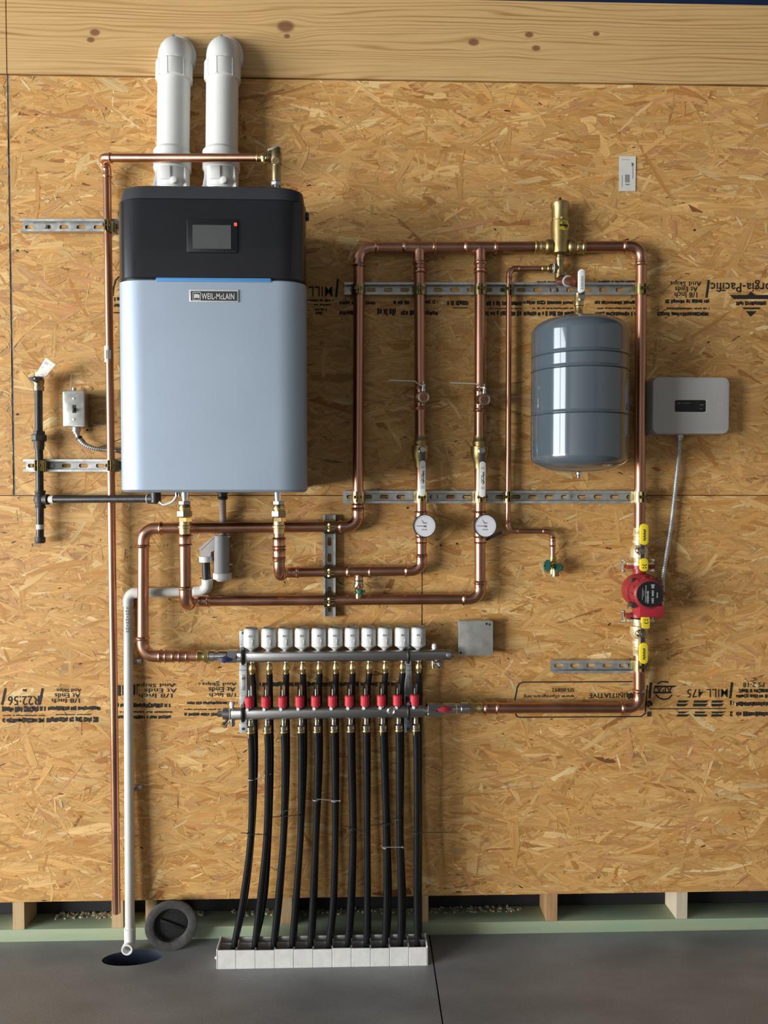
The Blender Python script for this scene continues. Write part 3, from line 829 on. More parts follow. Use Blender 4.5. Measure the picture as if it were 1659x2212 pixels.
def tee(root, c, axis, branch, L, B, r, rb=None, mat='copper_fitting'):
    rb = rb or r; axis = Vector(axis).normalized(); branch = Vector(branch).normalized(); prof = []
    k = min(0.4, r*1.35/L)
    for u, q in bead_profile(1, r): prof.append((-L/2 + u*k*L, r*q))
    for u, q in reversed(bead_profile(1, r)): prof.append((L/2 - u*k*L, r*q))
    mb = MB().lathe(c, axis, prof, 20)
    mb.lathe(c, branch, [(0, rb*1.09)] + [(B - u*rb*1.35, rb*q) for u, q in reversed(bead_profile(1, rb))], 20)
    mb.build('tee', mat, root, smooth=50)
def hexring(mb, c, axis, L, r, spin=0.0): mb.lathe(c, axis, [(-L/2, r*0.93), (-L/2+0.001, r), (L/2-0.001, r), (L/2, r*0.93)], 6, spin=spin)
def adapter(root, c, axis, L, r, mat='brass', name='adapter'):
    "stepped brass adapter: press end, bead, hexagon"
    mb = MB().lathe(c, axis, [(-L/2, r*1.02), (-L*0.42, r*1.24), (-L*0.30, r*1.26), (-L*0.22, r*1.10), (0, r*1.10), (L*0.02, r*1.0), (L*0.5, r*1.0)], 20)
    hexring(mb, Vector(c) + Vector(axis).normalized()*L*0.22, axis, L*0.34, r*1.36)
    mb.build(name, mat, root, smooth=40)

DM = dp(R_MAIN); DD = dp(R_MID); D22 = dp(R_22); D12 = dp(R_12)
RM = 0.036
# header: manifold valve - left loop - up - across to the air separator
t = thing('copper_pipe', 'thick copper loop from the manifold round the left, up and across to the air separator', 'copper pipe', P(309, 1417, DM))
DL = 0.058
copper_run(t, [P(428, 1417.5, DL), P(308.5, 1417, DL), P(309.5, 1141.5, 0.052), P(773, 1137.5, DM), P(775.5, 535.5, DM), P(1160, 534, DM)], R_MAIN, RM)
tee(t, P(905.5, 535, DM), VX, -VZ, 0.098, 0.052, R_MAIN)
tee(t, P(1037.5, 534.5, DM), VX, -VZ, 0.098, 0.052, R_MAIN)
for px in (367, 397): coupling(t, P(px, 1417.5, DL), VX, 0.030, R_MAIN)
adapter(t, P(440, 1417.3, DL), VX, 0.040, R_MID)
coupling(t, P(772.6, 1095, DM), VZ, 0.02, R_MAIN*0.95)
# right side: separator - down to the pump
t = thing('copper_pipe', 'thick copper pipe from the air separator round the top right corner down to the pump', 'copper pipe', P(1385, 533, DM))
copper_run(t, [P(1255, 533.2, DM), P(1385.5, 532.5, DM), P(1381.5, 1150, DM)], R_MAIN, RM)
# pump - bottom corner - lower manifold
t = thing('copper_pipe', 'thick copper pipe from below the pump round the lower right corner to the manifold', 'copper pipe', P(1381, 1529, DM))
copper_run(t, [P(1381, 1415, DM), P(1381, 1529, DM), P(1040, 1529.5, DM)], R_MAIN, RM)
for px in (1060,): coupling(t, P(px, 1529.5, DM), VX, 0.045, R_MAIN)
adapter(t, P(1026, 1529.5, DM), -VX, 0.045, R_MID)
# riser with the left thermometer, back to the right boiler outlet
xv = P(603, 1200, 0.12); hz = P(640, 1236.5, DD)
t = thing('copper_pipe', 'copper riser of the left thermometer, bending left to the right boiler outlet', 'copper pipe', P(910, 1234, DM))
copper_run(t, [P(905.8, 556, DM), P(908, 950, DM)], R_MAIN, RM)
copper_run(t, [P(909, 1000, DM), P(910.5, 1232.5, DM), Vector((xv.x, hz.y, hz.z)), Vector((xv.x, -0.12, hz.z)), Vector((xv.x, -0.12, P(600, 1150, .12).z))], R_MID*1.06, 0.030)
for py in (1172, 1196): coupling(t, Vector((xv.x, -0.12, P(603, py, .12).z)), VZ, 0.030, R_MID*1.15)
tee(t, P(775, 1235, DD), VX, -VZ, 0.075, 0.030, R_MID*1.06, 0.011)
coupling(t, P(909, 1112, DM), VZ, 0.022, R_MAIN)
coupling(t, P(909.8, 1166, DM), VZ, 0.022, R_MID*1.06)
coupling(t, P(906.2, 586, DM), VZ, 0.014, R_MAIN*0.98)
# riser with the right thermometer, back to the left boiler outlet
xv2 = P(400, 1200, 0.12); hz2 = P(440, 1298, DM)
t = thing('copper_pipe', 'copper riser of the right thermometer, running left along the bottom to the left boiler outlet', 'copper pipe', P(1037, 1296, DM))
copper_run(t, [P(1037.3, 556, DM), P(1036, 952, DM)], R_MAIN, RM)
copper_run(t, [P(1036.5, 1005, DM), P(1037, 1293.5, DM), Vector((xv2.x, hz2.y, hz2.z)), Vector((xv2.x, -0.12, hz2.z)), Vector((xv2.x, -0.12, P(400, 1140, .12).z))], R_MAIN, 0.033)
for py in (1167,): coupling(t, Vector((xv2.x, -0.12, P(400, py, .12).z)), VZ, 0.034, R_MAIN*1.02)
coupling(t, P(1036.6, 1112, DM), VZ, 0.022, R_MAIN)
coupling(t, P(1036.8, 1166, DM), VZ, 0.022, R_MAIN)
coupling(t, P(1037, 586, DM), VZ, 0.014, R_MAIN*0.98)
# relief discharge on the left
xr = P(231.5, 400, D22); c1 = P(226, 341, 0.075)
t = thing('copper_pipe', 'thin copper discharge pipe dropping from the relief valve down the left to the floor', 'copper pipe', P(252, 1972, D22))
bot = P(252, 1972, D22)
copper_run(t, [P(562, 341, 0.182), Vector((xr.x, -0.075, c1.z)), Vector((xr.x, -D22, c1.z - 0.004)), Vector((bot.x, -D22, bot.z))], R_22, 0.0195, sock=0.017)
adapter(t, P(566, 341.5, 0.183), P(566, 341.5, .183) - P(540, 341.5, .175), 0.030, 0.0098)
lb = MB().lathe(P(234.5, 748, D22), -VZ, [(0, R_22*1.03), (S(35, D22), R_22*1.03)], 20, caps=False); lb.build('pipe_label', 'paper', t)
mk = MB(); fit_text(mk, 'IIII', 229, 239, 756, 775, D22 + R_22*1.06, 0.02); mk.build('label_marks', 'mark_grey', t, smooth=0)
# fill line
t = thing('copper_pipe', 'thin copper fill line left of the expansion tank', 'copper pipe', P(1097, 1147, D12))
copper_run(t, [P(1178, 580.5, D12), P(1099.5, 580.5, D12), P(1097, 1147.5, D12), P(1193.5, 1147.5, D12), P(1194, 1205, D12)], R_12, 0.020, sock=0.012)
coupling(t, P(1177, 580.5, D12), VX, 0.022, R_12, 'brass')
coupling(t, P(1193.7, 1170, D12), VZ, 0.030, R_12*1.05)
#@@DEVICES
# ------------------------------------------------------------------ boiler
BF, BB = 0.380, 0.012                              # front and back distance from the wall
bl = P(261.5, 800, BF - 0.045).x; br = P(662, 800, BF - 0.05).x
bz0 = P(460, 1064, BF).z; bz1 = P(460, 603, BF).z; bz2 = P(460, 428, BF).z; bz3 = P(460, 409, BF - 0.035).z
bcx = (bl + br)/2; bw = br - bl
def boiler_loop(z, inset=0.0, rx=0.070, rd=0.046):
    "plan of the front cover: rounded front corners, open towards a narrower chassis"
    out = []; x0, x1 = bl + inset, br - inset; f = BF - inset; b = BF - 0.075
    n = 14
    out.append(Vector((x1 - 0.030, -b, z))); out.append(Vector((x1 - 0.004, -b, z))); out.append(Vector((x1, -(b + 0.004), z)))
    for k in range(n+1):
        a = PI/2*k/n
        out.append(Vector((x1 - rx + rx*math.cos(a)**0.9, -(f - rd + rd*math.sin(a)**0.9), z)))
    for k in range(n+1):
        a = PI/2*(1 - k/n)
        out.append(Vector((x0 + rx - rx*math.cos(a)**0.9, -(f - rd + rd*math.sin(a)**0.9), z)))
    out.append(Vector((x0, -(b + 0.004), z))); out.append(Vector((x0 + 0.004, -b, z))); out.append(Vector((x0 + 0.030, -b, z)))
    return out
T = thing('boiler', 'wall-hung boiler with silver blue casing and glossy black top', 'boiler', (bcx, -BB, bz0))
g = 0.0012
MB().loft([boiler_loop(bz0, 0.012), boiler_loop(bz0 + 0.002, 0.004), boiler_loop(bz0 + 0.007, 0), boiler_loop(bz1 - g - 0.003, 0), boiler_loop(bz1 - g, 0.003)]).build('lower_casing', 'boiler_silver', T, smooth=28)
MB().loft([boiler_loop(bz1 + g, 0.003), boiler_loop(bz1 + g + 0.003, 0.0005), boiler_loop(bz2 - 0.004, 0.0005), boiler_loop(bz2, 0.004)]).build('upper_casing', 'boiler_black', T, smooth=28)
MB().loft([boiler_loop(bz1 - 0.004, 0.005), boiler_loop(bz1 + 0.004, 0.005)]).build('seam', 'bezel', T)
MB().loft([boiler_loop(bz2 - 0.002, 0.004), boiler_loop(bz2 + 0.005, 0.0045), boiler_loop(bz3 - 0.006, 0.008), boiler_loop(bz3 - 0.001, 0.014), boiler_loop(bz3, 0.03)]).build('lid', 'boiler_lid', T, smooth=40)
MB().span((bl + 0.040, -BB, bz0 + 0.010), (br - 0.042, -(BF - 0.070), bz2 - 0.004), 0.006).build('chassis', 'boiler_lid', T)
MB().span((bl + 0.040, -BB, bz2 - 0.006), (br - 0.042, -(BF - 0.060), bz3 - 0.003), 0.005).build('chassis_top', 'boiler_lid', T)
mb = MB()
wall_plate(mb, P(459, 510, BF - 0.0006), S(108, BF), S(71, BF), 0.004, 0.006, 0.0015); disp = mb.build('display', 'bezel', T)
mb = MB(); wall_plate(mb, P(457.5, 512, BF + 0.0034), S(81, BF), S(50, BF), 0.0008, 0.001); mb.build('screen', 'screen', disp)
mb = MB(); wall_plate(mb, P(509, 485, BF + 0.0032), S(6.5, BF), S(7, BF), 0.0014, 0.001); mb.build('indicator_light', 'led', disp)
mb = MB(); wall_plate(mb, P(462, 605.2, BF - 0.001), S(244, BF), S(8, BF), 0.0035, 0.0035, 0.001); mb.build('blue_strip', 'blue_strip', T)
mb = MB(); wall_plate(mb, P(462.5, 639.5, BF - 0.0006), S(104, BF), S(26, BF), 0.0035, 0.0008, 0.0008); npl = mb.build('nameplate', 'letter_silver', T)
mb = MB(); wall_plate(mb, P(462.5, 639.5, BF + 0.0026), S(98, BF), S(20, BF), 0.0006, 0.0004); mb.build('plate_field', 'plate_dark', npl)
mb = MB(); fit_text(mb, 'WEIL-McLAIN', 435.5, 506, 634, 646.5, BF + 0.0038, 0.022); mb.build('lettering', 'letter_silver', npl, smooth=0)
mb = MB(); dl = BF + 0.0038
line_px(mb, [(416.5, 631.5), (433, 631.5)], 1.2, dl); line_px(mb, [(416.5, 648), (433, 648)], 1.2, dl); line_px(mb, [(416.5, 631.5), (416.5, 648)], 1.2, dl); line_px(mb, [(433, 631.5), (433, 648)], 1.2, dl)
quad_px(mb, [(419, 635), (427, 635), (431, 637), (431, 645), (425, 643), (419, 645)], dl)
mb.build('emblem', 'letter_silver', npl, smooth=0)
for sx, x in ((1, br), (-1, bl)):
    q = Vector((x, -(BF - 0.062), P(662, 468, BF - 0.062).z))
    MB().lathe(q - VX*sx*0.002, VX*sx, [(0, 0.011), (0.006, 0.011), (0.009, 0.008)], 16).build('latch_knob', 'boiler_black', T)
for px in (400, 600):                               # water connections underneath
    q = P(px, 1066, 0.12); q.z = bz0 + 0.004
    mb = MB().lathe(q, -VZ, [(0, 0.011), (0.024, 0.011), (0.024, 0.009), (0.03, 0.009)], 20)
    mb.build('outlet_stub', 'chrome', T)
q = P(481, 1066, 0.034); q.z = bz0 + 0.004
MB().lathe(q, -VZ, [(0, 0.017), (0.009, 0.017), (0.009, 0.013), (0.018, 0.0125), (0.020, 0.016), (0.026, 0.013), (0.028, 0.009)], 18).build('condensate_outlet', 'iron_black', T)

# unions between outlets and copper
for nm, px, xx in (('left', 400, xv2.x), ('right', 600, xv.x)):
    z = P(px, 1086, 0.12).z
    t = thing('union_fitting', 'stacked brass union under the %s boiler outlet' % nm, 'fitting', (xx, -0.12, z - 0.06), 'brass unions under the boiler')
    o = Vector((xx, -0.12, z))
    mb = MB(); hexring(mb, o, VZ, 0.010, 0.0165); mb.build('locknut', 'galvanised', t)
    mb = MB().lathe(o - VZ*0.005, -VZ, [(0, 0.0145), (0.008, 0.0175), (0.014, 0.0175), (0.016, 0.0155), (0.020, 0.0155)], 20); mb.build('collar', 'brass', t, smooth=40)
    mb = MB(); hexring(mb, o - VZ*0.031, VZ, 0.016, 0.0215); mb.build('union_nut', 'brass_dull', t)
    mb = MB(); hexring(mb, o - VZ*0.047, VZ, 0.013, 0.020, 0.4); mb.build('hexagon', 'brass', t)
    mb = MB().lathe(o - VZ*0.053, -VZ, [(0, 0.0165), (0.010, 0.0165), (0.012, 0.0185), (0.018, 0.0185), (0.020, 0.0165), (0.034, 0.0165)], 20); mb.build('sleeve', 'brass', t, smooth=40)

# vent pipes
VD, VR = 0.052, 0.0455
def vent(px_b, px_t, label):
    top = P(px_t, 110, VD); bot = P(px_b, 405, VD)
    t = thing('vent_pipe', label, 'vent pipe', bot, 'white plastic vent pipes above the boiler')
    zc = lambda py: bot + (top - bot)*((P(px_b, py, VD).z - bot.z)/(top.z - bot.z))
    MB().sweep([zc(415), zc(135)], VR, 32).build('pipe', 'pvc_white', t)
    # lower socket with strap and screw boss
    MB().lathe(zc(412), VZ, [(0, VR*1.06), (S(40, VD), VR*1.06), (S(42, VD), VR*1.16), (S(78, VD), VR*1.16), (S(80, VD), VR*1.10), (S(84, VD), VR*1.03)], 32).build('socket', 'pvc_white', t, smooth=40)
    f = zc(392) + VN*VR*1.05 + VX*0.003
    mb = MB().box(f + VX*(-0.012) + VZ*0.006, (0.030, 0.010, 0.038), 0.003); mb.lathe(f + VX*0.012 - VZ*0.016, VN, [(0, 0.009), (0.008, 0.009), (0.009, 0.007)], 18)
    mb.build('test_port_cover', 'pvc_white', t)
    for a in (-50, 52): 
        mb = MB()
        dr = Vector((math.sin(math.radians(a)), -math.cos(math.radians(a)), 0))
        mb.add([zc(414) + dr*VR*1.04 - VX*0.004, zc(414) + dr*VR*1.28 - VX*0.002, zc(360) + dr*VR*1.05, zc(414) + dr*VR*1.04 + VX*0.004, zc(414) + dr*VR*1.28 + VX*0.002, zc(360) + dr*VR*1.05 + VX*0.002], [(0, 1, 2), (3, 4, 5), (0, 1, 4, 3), (1, 2, 5, 4)])
        mb.build('rib', 'pvc_white', t)
    # upper hub and elbow into the wall
    hz0, hz1 = zc(178), zc(140)
    mb = MB().sweep([hz0, hz0 + VZ*0.004, hz1 - VZ*0.003, hz1], [VR*1.04, VR*1.13, VR*1.13, VR*1.07], 32); hub = mb.build('hub', 'pvc_white', t, smooth=40)
    mb = MB()
    for a in (-8, 42, 70, -40):
        dr = Vector((math.sin(math.radians(a)), -math.cos(math.radians(a)), 0)); mb.box((hz0 + hz1)/2 + dr*VR*1.13, (0.0016, 0.0016, (hz1 - hz0).length*0.96))
    mb.build('hub_rib', 'pvc_white', hub)
    c = zc(140); ax = [c, ]; RE = VD - 0.004
    zt = P(px_t, 68, VD).z - VR*1.02                # axis height of the leg into the wall
    c2 = Vector((top.x, -VD, zt - RE)); path = [c, c2]
    for k in range(1, 11):
        a = PI/2*k/10; path.append(Vector((top.x, -VD + RE*(1 - math.cos(a)), zt - RE + RE*math.sin(a))))
    path.append(Vector((top.x, 0.004, zt)))
    MB().sweep(path, VR*1.03, 32).build('elbow', 'pvc_white', t, smooth=40)
    MB().lathe(Vector((top.x, 0.001, zt)), VN, [(0, VR*1.17), (0.022, VR*1.17), (0.025, VR*1.08)], 32).build('wall_hub', 'pvc_white', t)
    an = math.radians(58); rr_ = RE + VR*1.03
    MB().box(Vector((top.x - 0.004, -VD + RE - rr_*math.cos(an), zt - RE + rr_*math.sin(an))), (0.010, 0.004, 0.010), 0.001, Matrix.Rotation(-(PI/2 - an), 3, 'X')).build('gate_mark', 'plastic_grey', t)
vent(373, 377, 'left white plastic vent pipe with elbow above the boiler')
vent(478.5, 481, 'right white plastic vent pipe with elbow above the boiler')

# relief valve on the boiler top
RVD = 0.185
rv = P(597, 406, RVD)
t = thing('relief_valve', 'small brass relief valve with lever on top of the boiler', 'relief valve', rv)
MB().lathe(rv - VZ*0.006, VZ, [(0, 0.007), (0.014, 0.007)], 16).build('nipple', 'chrome', t)
z1 = P(597, 398, RVD); mb = MB(); hexring(mb, z1, VZ, 0.010, 0.0145); mb.build('locknut', 'galvanised', t)
zz = lambda py: P(597, py, RVD)
MB().lathe(zz(393), VZ, [(0, 0.012), (0.003, 0.0128), (S(35, RVD), 0.0128), (S(36, RVD), 0.0145), (S(48, RVD), 0.0155), (S(62, RVD), 0.0155), (S(66, RVD), 0.013), (S(70, RVD), 0.013)], 24).build('body', 'brass_dull', t, smooth=40)
MB().lathe(zz(353) + VN*0.010, VN, [(0, 0.0095), (0.0065, 0.0095)], 20).build('port_plug', 'brass', t)
MB().lathe(P(588, 341, RVD), -VX, [(-0.006, 0.010), (0.004, 0.012), (0.010, 0.013), (0.011, 0.0105), (0.022, 0.0105)], 20).build('outlet', 'brass_dull', t, smooth=40)
a, b = P(579, 325.5, RVD + 0.008), P(602, 316, RVD + 0.008)
rot = Matrix.Rotation(-math.atan2(b.z - a.z, b.x - a.x), 3, 'Y')
MB().box((a + b)/2, ((b-a).length, 0.010, 0.0055), 0.0015, rot).build('lever', 'galvanised_box', t)
MB().lathe(zz(324), VZ, [(0, 0.0125), (0.004, 0.013), (0.005, 0.008), (0.008, 0.006)], 20).build('bonnet', 'steel_dark', t)

# ------------------------------------------------------------------ purge valves, isolation valves, thermometers on the risers
def purge_valve(px, py, cx, cy, label):
    c = P(px, py, DM)
    t = thing('purge_valve', label, 'drain valve', c, 'purge valves with thin levers')
    tee(t, c, VZ, VN, 0.070, 0.022, R_MAIN, 0.0125)
    f = P(cx, cy, DM + 0.055)
    ax = (f - c); ax = Vector((ax.x*0.55, ax.y, ax.z*0.4)).normalized()
    MB().lathe(f - ax*0.022, ax, [(-0.016, 0.0115), (0, 0.0115), (0.002, 0.0165), (0.018, 0.0175), (0.020, 0.0165), (0.021, 0.0125)], 24).build('drain_cap', 'nickel', t, smooth=40)
    MB().lathe(f - ax*0.0015, ax, [(0, 0.0118), (0.0012, 0.0112)], 24).build('cap_disc', 'copper_aged', t)
    rr = f + ax*0.0004
    s0 = P(cx - 1, cy - 12, DM + 0.030)
    mb = MB().lathe(s0, VZ, [(0, 0.0085), (0.006, 0.0085), (0.006, 0.006), (0.014, 0.006)], 16); hexring(mb, s0 + VZ*0.018, VZ, 0.006, 0.0075); mb.lathe(s0 + VZ*0.020, VZ, [(0, 0.0035), (0.009, 0.003)], 10)
    mb.build('stem', 'nickel', t)
    z0 = s0 + VZ*0.0145; y = z0.y
    pts = [(0.004, 0), (-0.010, 0.003), (-0.024, 0.014), (-0.100, 0.0165)]
    ribbon(pts, 0.0032, Vector((z0.x, 0, z0.z)), VX, VZ, VN, 0.011)
    mb = MB()
    top = [Vector((z0.x + x, y - 0.006, z0.z + z + 0.0015)) for x, z in pts]; bo = [q - VZ*0.003 for q in top]
    mb.prism(top + bo[::-1], Vector((0, 0.012, 0))); mb.build('lever', 'lever_pale', t, smooth=0)
    return t
purge_valve(907, 860, 915, 857.5, 'purge valve with thin lever on the left thermometer riser')
purge_valve(1036.3, 865, 1047, 863, 'purge valve with thin lever on the right thermometer riser')

def isolation_valve(px, py, label):
    "brass valve body with white drop handle; px, py = centre of the body"
    c = P(px, py, DM)
    t = thing('ball_valve', label, 'ball valve', c, 'brass ball valves with white drop handles')
    MB().lathe(c - VZ*0.034, VZ, [(-0.018, 0.0165), (0.000, 0.0175), (0.012, 0.0235), (0.030, 0.0265), (0.046, 0.0268), (0.048, 0.020), (0.052, 0.0195), (0.056, 0.0215), (0.062, 0.0215), (0.065, 0.0185), (0.078, 0.0185)], 24).build('body', 'brass_cast', t, smooth=45)
    s = c + VN*0.026 + VX*0.003 - VZ*0.001
    mb = MB().lathe(s - VN*0.006, VN, [(0, 0.012), (0.007, 0.0115), (0.009, 0.0085), (0.012, 0.0085)], 18); hexring(mb, s + VN*0.011, VN, 0.006, 0.0085); mb.lathe(s + VN*0.012, VN, [(0, 0.004), (0.006, 0.0035)], 10)
    mb.build('stem_nut', 'nickel', t)
    h0 = s + VN*0.010
    MB().box(h0 - VZ*0.017, (0.016, 0.004, 0.038), 0.0015).build('lever', 'steel_dark', t)
    g0 = h0 - VZ*0.083 + VN*0.002
    mb = MB(); wall_plate(mb, g0 - VN*0.004, 0.0178, 0.104, 0.009, 0.0085, 0.002); gr = mb.build('grip', 'white_grip', t)
    mk = MB()
    yy = g0 + VN*0.0053
    def bar(x, z, w, hh, m=mk): m.add([yy + VX*(x-w/2) + VZ*(z-hh/2), yy + VX*(x+w/2) + VZ*(z-hh/2), yy + VX*(x+w/2) + VZ*(z+hh/2), yy + VX*(x-w/2) + VZ*(z+hh/2)], [(0, 1, 2, 3)])
    for k in range(9): bar(0.0015 + 0.001*math.sin(k*2.1), 0.016 - 0.0037*k, 0.0040 + 0.0012*math.sin(k*1.3), 0.0030)
    for k in range(6): bar(-0.0040, 0.010 - 0.004*k, 0.0018, 0.0026)
    bar(0.0025, 0.020, 0.004, 0.003)
    mk.build('printed_marks', 'ink', gr, smooth=0)
    mk2 = MB()
    for z in (0.034, 0.031, -0.022, -0.025, -0.028): bar(0, z, 0.010, 0.0014, mk2)
    mk2.build('printed_marks', 'mark_grey', gr, smooth=0)
    return t
isolation_valve(908.5, 972, 'brass ball valve with white drop handle on the left thermometer riser')
isolation_valve(1036, 974, 'brass ball valve with white drop handle on the right thermometer riser')

def thermometer(px, py, cx, label):
    c = P(px, py, DM); f = P(cx, py, DM + 0.050); R = 0.0335
    t = thing('thermometer', label, 'thermometer', f, 'round dial thermometers')
    MB().lathe(c, VZ, [(-0.03, R_MAIN*1.12), (0.03, R_MAIN*1.12)], 20).build('tee_body', 'copper_fitting', t)
    MB().sweep([c + VN*0.010, f + Vector((0, 0.012, 0))], 0.009, 14).build('stem', 'brass', t)
    MB().lathe(f, VN, [(-0.016, R*0.75), (-0.012, R*0.97), (-0.002, R), (0.003, R), (0.004, R*0.985), (0.004, R*0.93), (0.002, R*0.93)], 40).build('case', 'steel_dark', t, smooth=30)
    dial = MB().lathe(f, VN, [(0.0, R*0.93), (0.0022, R*0.93)], 40).build('dial', 'dial_white', t)
    mk = MB(); D = -f.y + 0.0030
    def ln(a, b, w): 
        a = f + VX*a[0]*R + VZ*a[1]*R; b = f + VX*b[0]*R + VZ*b[1]*R; a.y = b.y = -D
        dd = (b-a).normalized(); nn = Vector((-dd.z, 0, dd.x))*w/2; mk.add([a+nn, b+nn, b-nn, a-nn], [(0, 1, 2, 3)])
    ln((-0.70, 0.0), (0.12, -0.02), 0.0014)
    mk.build('needle', 'ink', dial, smooth=0)
    mk = MB()
    def poly(pts):
        mk.add([f + VX*x*R + VZ*z*R + Vector((0, -0.0027, 0)) for x, z in pts], [tuple(range(len(pts)))])
    poly([(-0.30, 0.58), (-0.05, 0.30), (0.22, 0.30), (0.12, 0.18), (-0.12, 0.20)])
    poly([(-0.25, -0.27), (0.20, -0.27), (0.20, -0.36), (-0.25, -0.36)]); poly([(-0.08, 0.05), (0.15, 0.05), (0.15, -0.12), (-0.08, -0.12)])
    mk.build('dial_marks', 'mark_grey', dial, smooth=0)
    mk = MB()
    for k in range(41):
        a = math.radians(-45 + 270*k/40)
        for r0, r1, w in ((0.78, 0.86, 0.0006),):
            p0 = f + (VX*math.cos(a) + VZ*math.sin(a))*R*r0; p1 = f + (VX*math.cos(a) + VZ*math.sin(a))*R*r1; p0.y = p1.y = f.y - 0.0026
            dd = (p1-p0).normalized(); nn = Vector((-dd.z, 0, dd.x))*w/2; mk.add([p0+nn, p1+nn, p1-nn, p0-nn], [(0, 1, 2, 3)])
    mk.build('scale_ticks', 'plastic_grey', dial, smooth=0)
    return t
thermometer(909.5, 1136, 917, 'left round dial thermometer on its copper riser')
tr = thermometer(1036.5, 1136, 1048, 'right round dial thermometer on its copper riser')
MB().sweep([P(1050, 1166, 0.030), P(1066, 1158, 0.034), P(1083, 1150.5, 0.030)], 0.0045, 10).build('bleed_stub', 'steel_dark', tr)

# drain valve with green handle under the tee, hose valve at the end of the fill line
c = P(775, 1254, DD)
t = thing('drain_valve', 'small brass drain valve with green handle under the copper tee', 'drain valve', P(775, 1285, DD))
mb = MB().lathe(c, -VZ, [(-0.006, 0.0125), (0.010, 0.0125), (0.011, 0.0145), (0.020, 0.0145), (0.021, 0.012), (0.032, 0.011)], 20); mb.build('body', 'nickel', t, smooth=40)
s = P(775, 1270, DD) + VN*0.010
MB().lathe(s, Vector((0.1, -1, -0.35)), [(0, 0.010), (0.016, 0.009), (0.018, 0.006)], 16).build('bonnet', 'brass', t)
hc = P(777, 1279, DD + 0.032)
mb = MB()
for k in range(4):
    a = math.radians(20 + 90*k); u = Vector((math.cos(a), -0.25*math.sin(a), math.sin(a)*0.55)); mb.box(hc + u*0.010, (0.014, 0.007, 0.007), 0.002, Matrix.Rotation(-math.atan2(u.z, u.x), 3, 'Y'))
mb.lathe(hc, VN, [(-0.005, 0.008), (0.006, 0.008), (0.008, 0.005)], 16); mb.build('handle', 'green_handle', t)
MB().lathe(P(774, 1288, DD + 0.010), -VZ, [(-0.012, 0.0085), (0.006, 0.0085)], 14).build('spout', 'brass', t)
c = P(1194, 1215, D12)
t = thing('hose_valve', 'brass hose valve with dark green handle at the end of the fill line', 'hose valve', P(1195, 1240, D12))
MB().lathe(c, -VZ, [(-0.018, 0.0105), (-0.004, 0.0105), (0, 0.013), (0.014, 0.013), (0.016, 0.010), (0.034, 0.010)], 18).build('body', 'brass_cast', t, smooth=40)
hc = P(1183, 1222, D12 + 0.03); mb = MB()
for k in range(10):
    a = 2*PI*k/10; mb.box(hc + Vector((math.cos(a)*0.009, 0, math.sin(a)*0.014)), (0.007, 0.008, 0.008), 0.002)
mb.lathe(hc, VN, [(-0.004, 0.012), (0.004, 0.011)], 16); mb.build('handle', 'green_handle', t)
MB().sweep([c + VN*0.004, P(1188, 1222, D12 + 0.026)], 0.006, 12).build('stem', 'brass', t)
hc = P(1207, 1226, D12 + 0.018); mb = MB()
for k in range(6):
    a = 2*PI*k/6 + 0.3; mb.box(hc + Vector((math.cos(a)*0.010, 0, math.sin(a)*0.009)), (0.010, 0.008, 0.007), 0.002)
mb.lathe(hc, VN, [(-0.005, 0.009), (0.006, 0.008)], 16); mb.build('cap', 'green_handle', t)
MB().lathe(P(1199, 1238, D12 + 0.005), -VZ, [(-0.014, 0.010), (0, 0.0115), (0.009, 0.0115)], 16).build('spout', 'brass_dull', t)
#@@RIGHT
# ------------------------------------------------------------------ air separator
sx = P(1209, 535, DM); zz = lambda py: Vector((sx.x, -DM, P(1209, py, DM).z))
t = thing('air_separator', 'upright cast brass air separator with yellow oval label', 'air separator', zz(552))
sc = lambda a: S(a, DM)
MB().lathe(zz(484), VZ, [(0, sc(17.5)), (sc(30), sc(17.5)), (sc(34), sc(19)), (sc(37), sc(20)), (sc(43), sc(20)), (sc(45), sc(17)), (sc(46), sc(5))], 28).build('vent_chamber', 'brass_cast', t, smooth=40)
hx = MB(); hexring(hx, zz(478), VZ, sc(9), sc(19)); hx.build('hexagon', 'brass_cast', t)
MB().lathe(zz(552), VZ, [(0, sc(9)), (sc(4), sc(17)), (sc(16), sc(18.5)), (sc(34), sc(18)), (sc(50), sc(19)), (sc(72), sc(19.5)), (sc(74), sc(17))], 28).build('body', 'brass_cast', t, smooth=45)
MB().lathe(zz(440), VZ, [(0, sc(5)), (sc(5), sc(4.4)), (sc(10), sc(3.2)), (sc(13), sc(2.2))], 12).build('vent_stem', 'steel_dark', t)
for sg, pxn in ((-1, 1184), (1, 1234)):
    mb = MB(); n0 = zz(534) + VX*sg*sc(26)
    mb.lathe(n0, VX*sg, [(-sc(12), sc(10)), (-sc(8), sc(15)), (0, sc(17)), (sc(5), sc(15)), (sc(8), sc(11))], 24); mb.build('union_nut', 'brass_cast', t, smooth=45)
    mb = MB().lathe(n0 + VX*sg*sc(8), VX*sg, [(0, sc(11)), (sc(4), sc(13.5)), (sc(8), sc(13.5)), (sc(10), sc(12)), (sc(13), sc(12)), (sc(15), sc(14)), (sc(19), sc(14)), (sc(21), sc(12))], 24); mb.build('tail_piece', 'brass', t, smooth=40)
ov = MB(); cl = zz(493)
L0 = []; L1 = []
for k in range(20):
    a = 2*PI*k/20; x = math.cos(a)*sc(12) + sc(5); z = math.sin(a)*sc(10); rr = sc(19.5)
    yb = -math.sqrt(max(rr*rr - x*x, 0)); L0.append(cl + Vector((x, yb + 0.0005, z))); L1.append(cl + Vector((x, yb - 0.0008, z)))
lab = ov.loft([L0, L1]).build('oval_label', 'yellow_grip', t, smooth=30)
mk = MB()
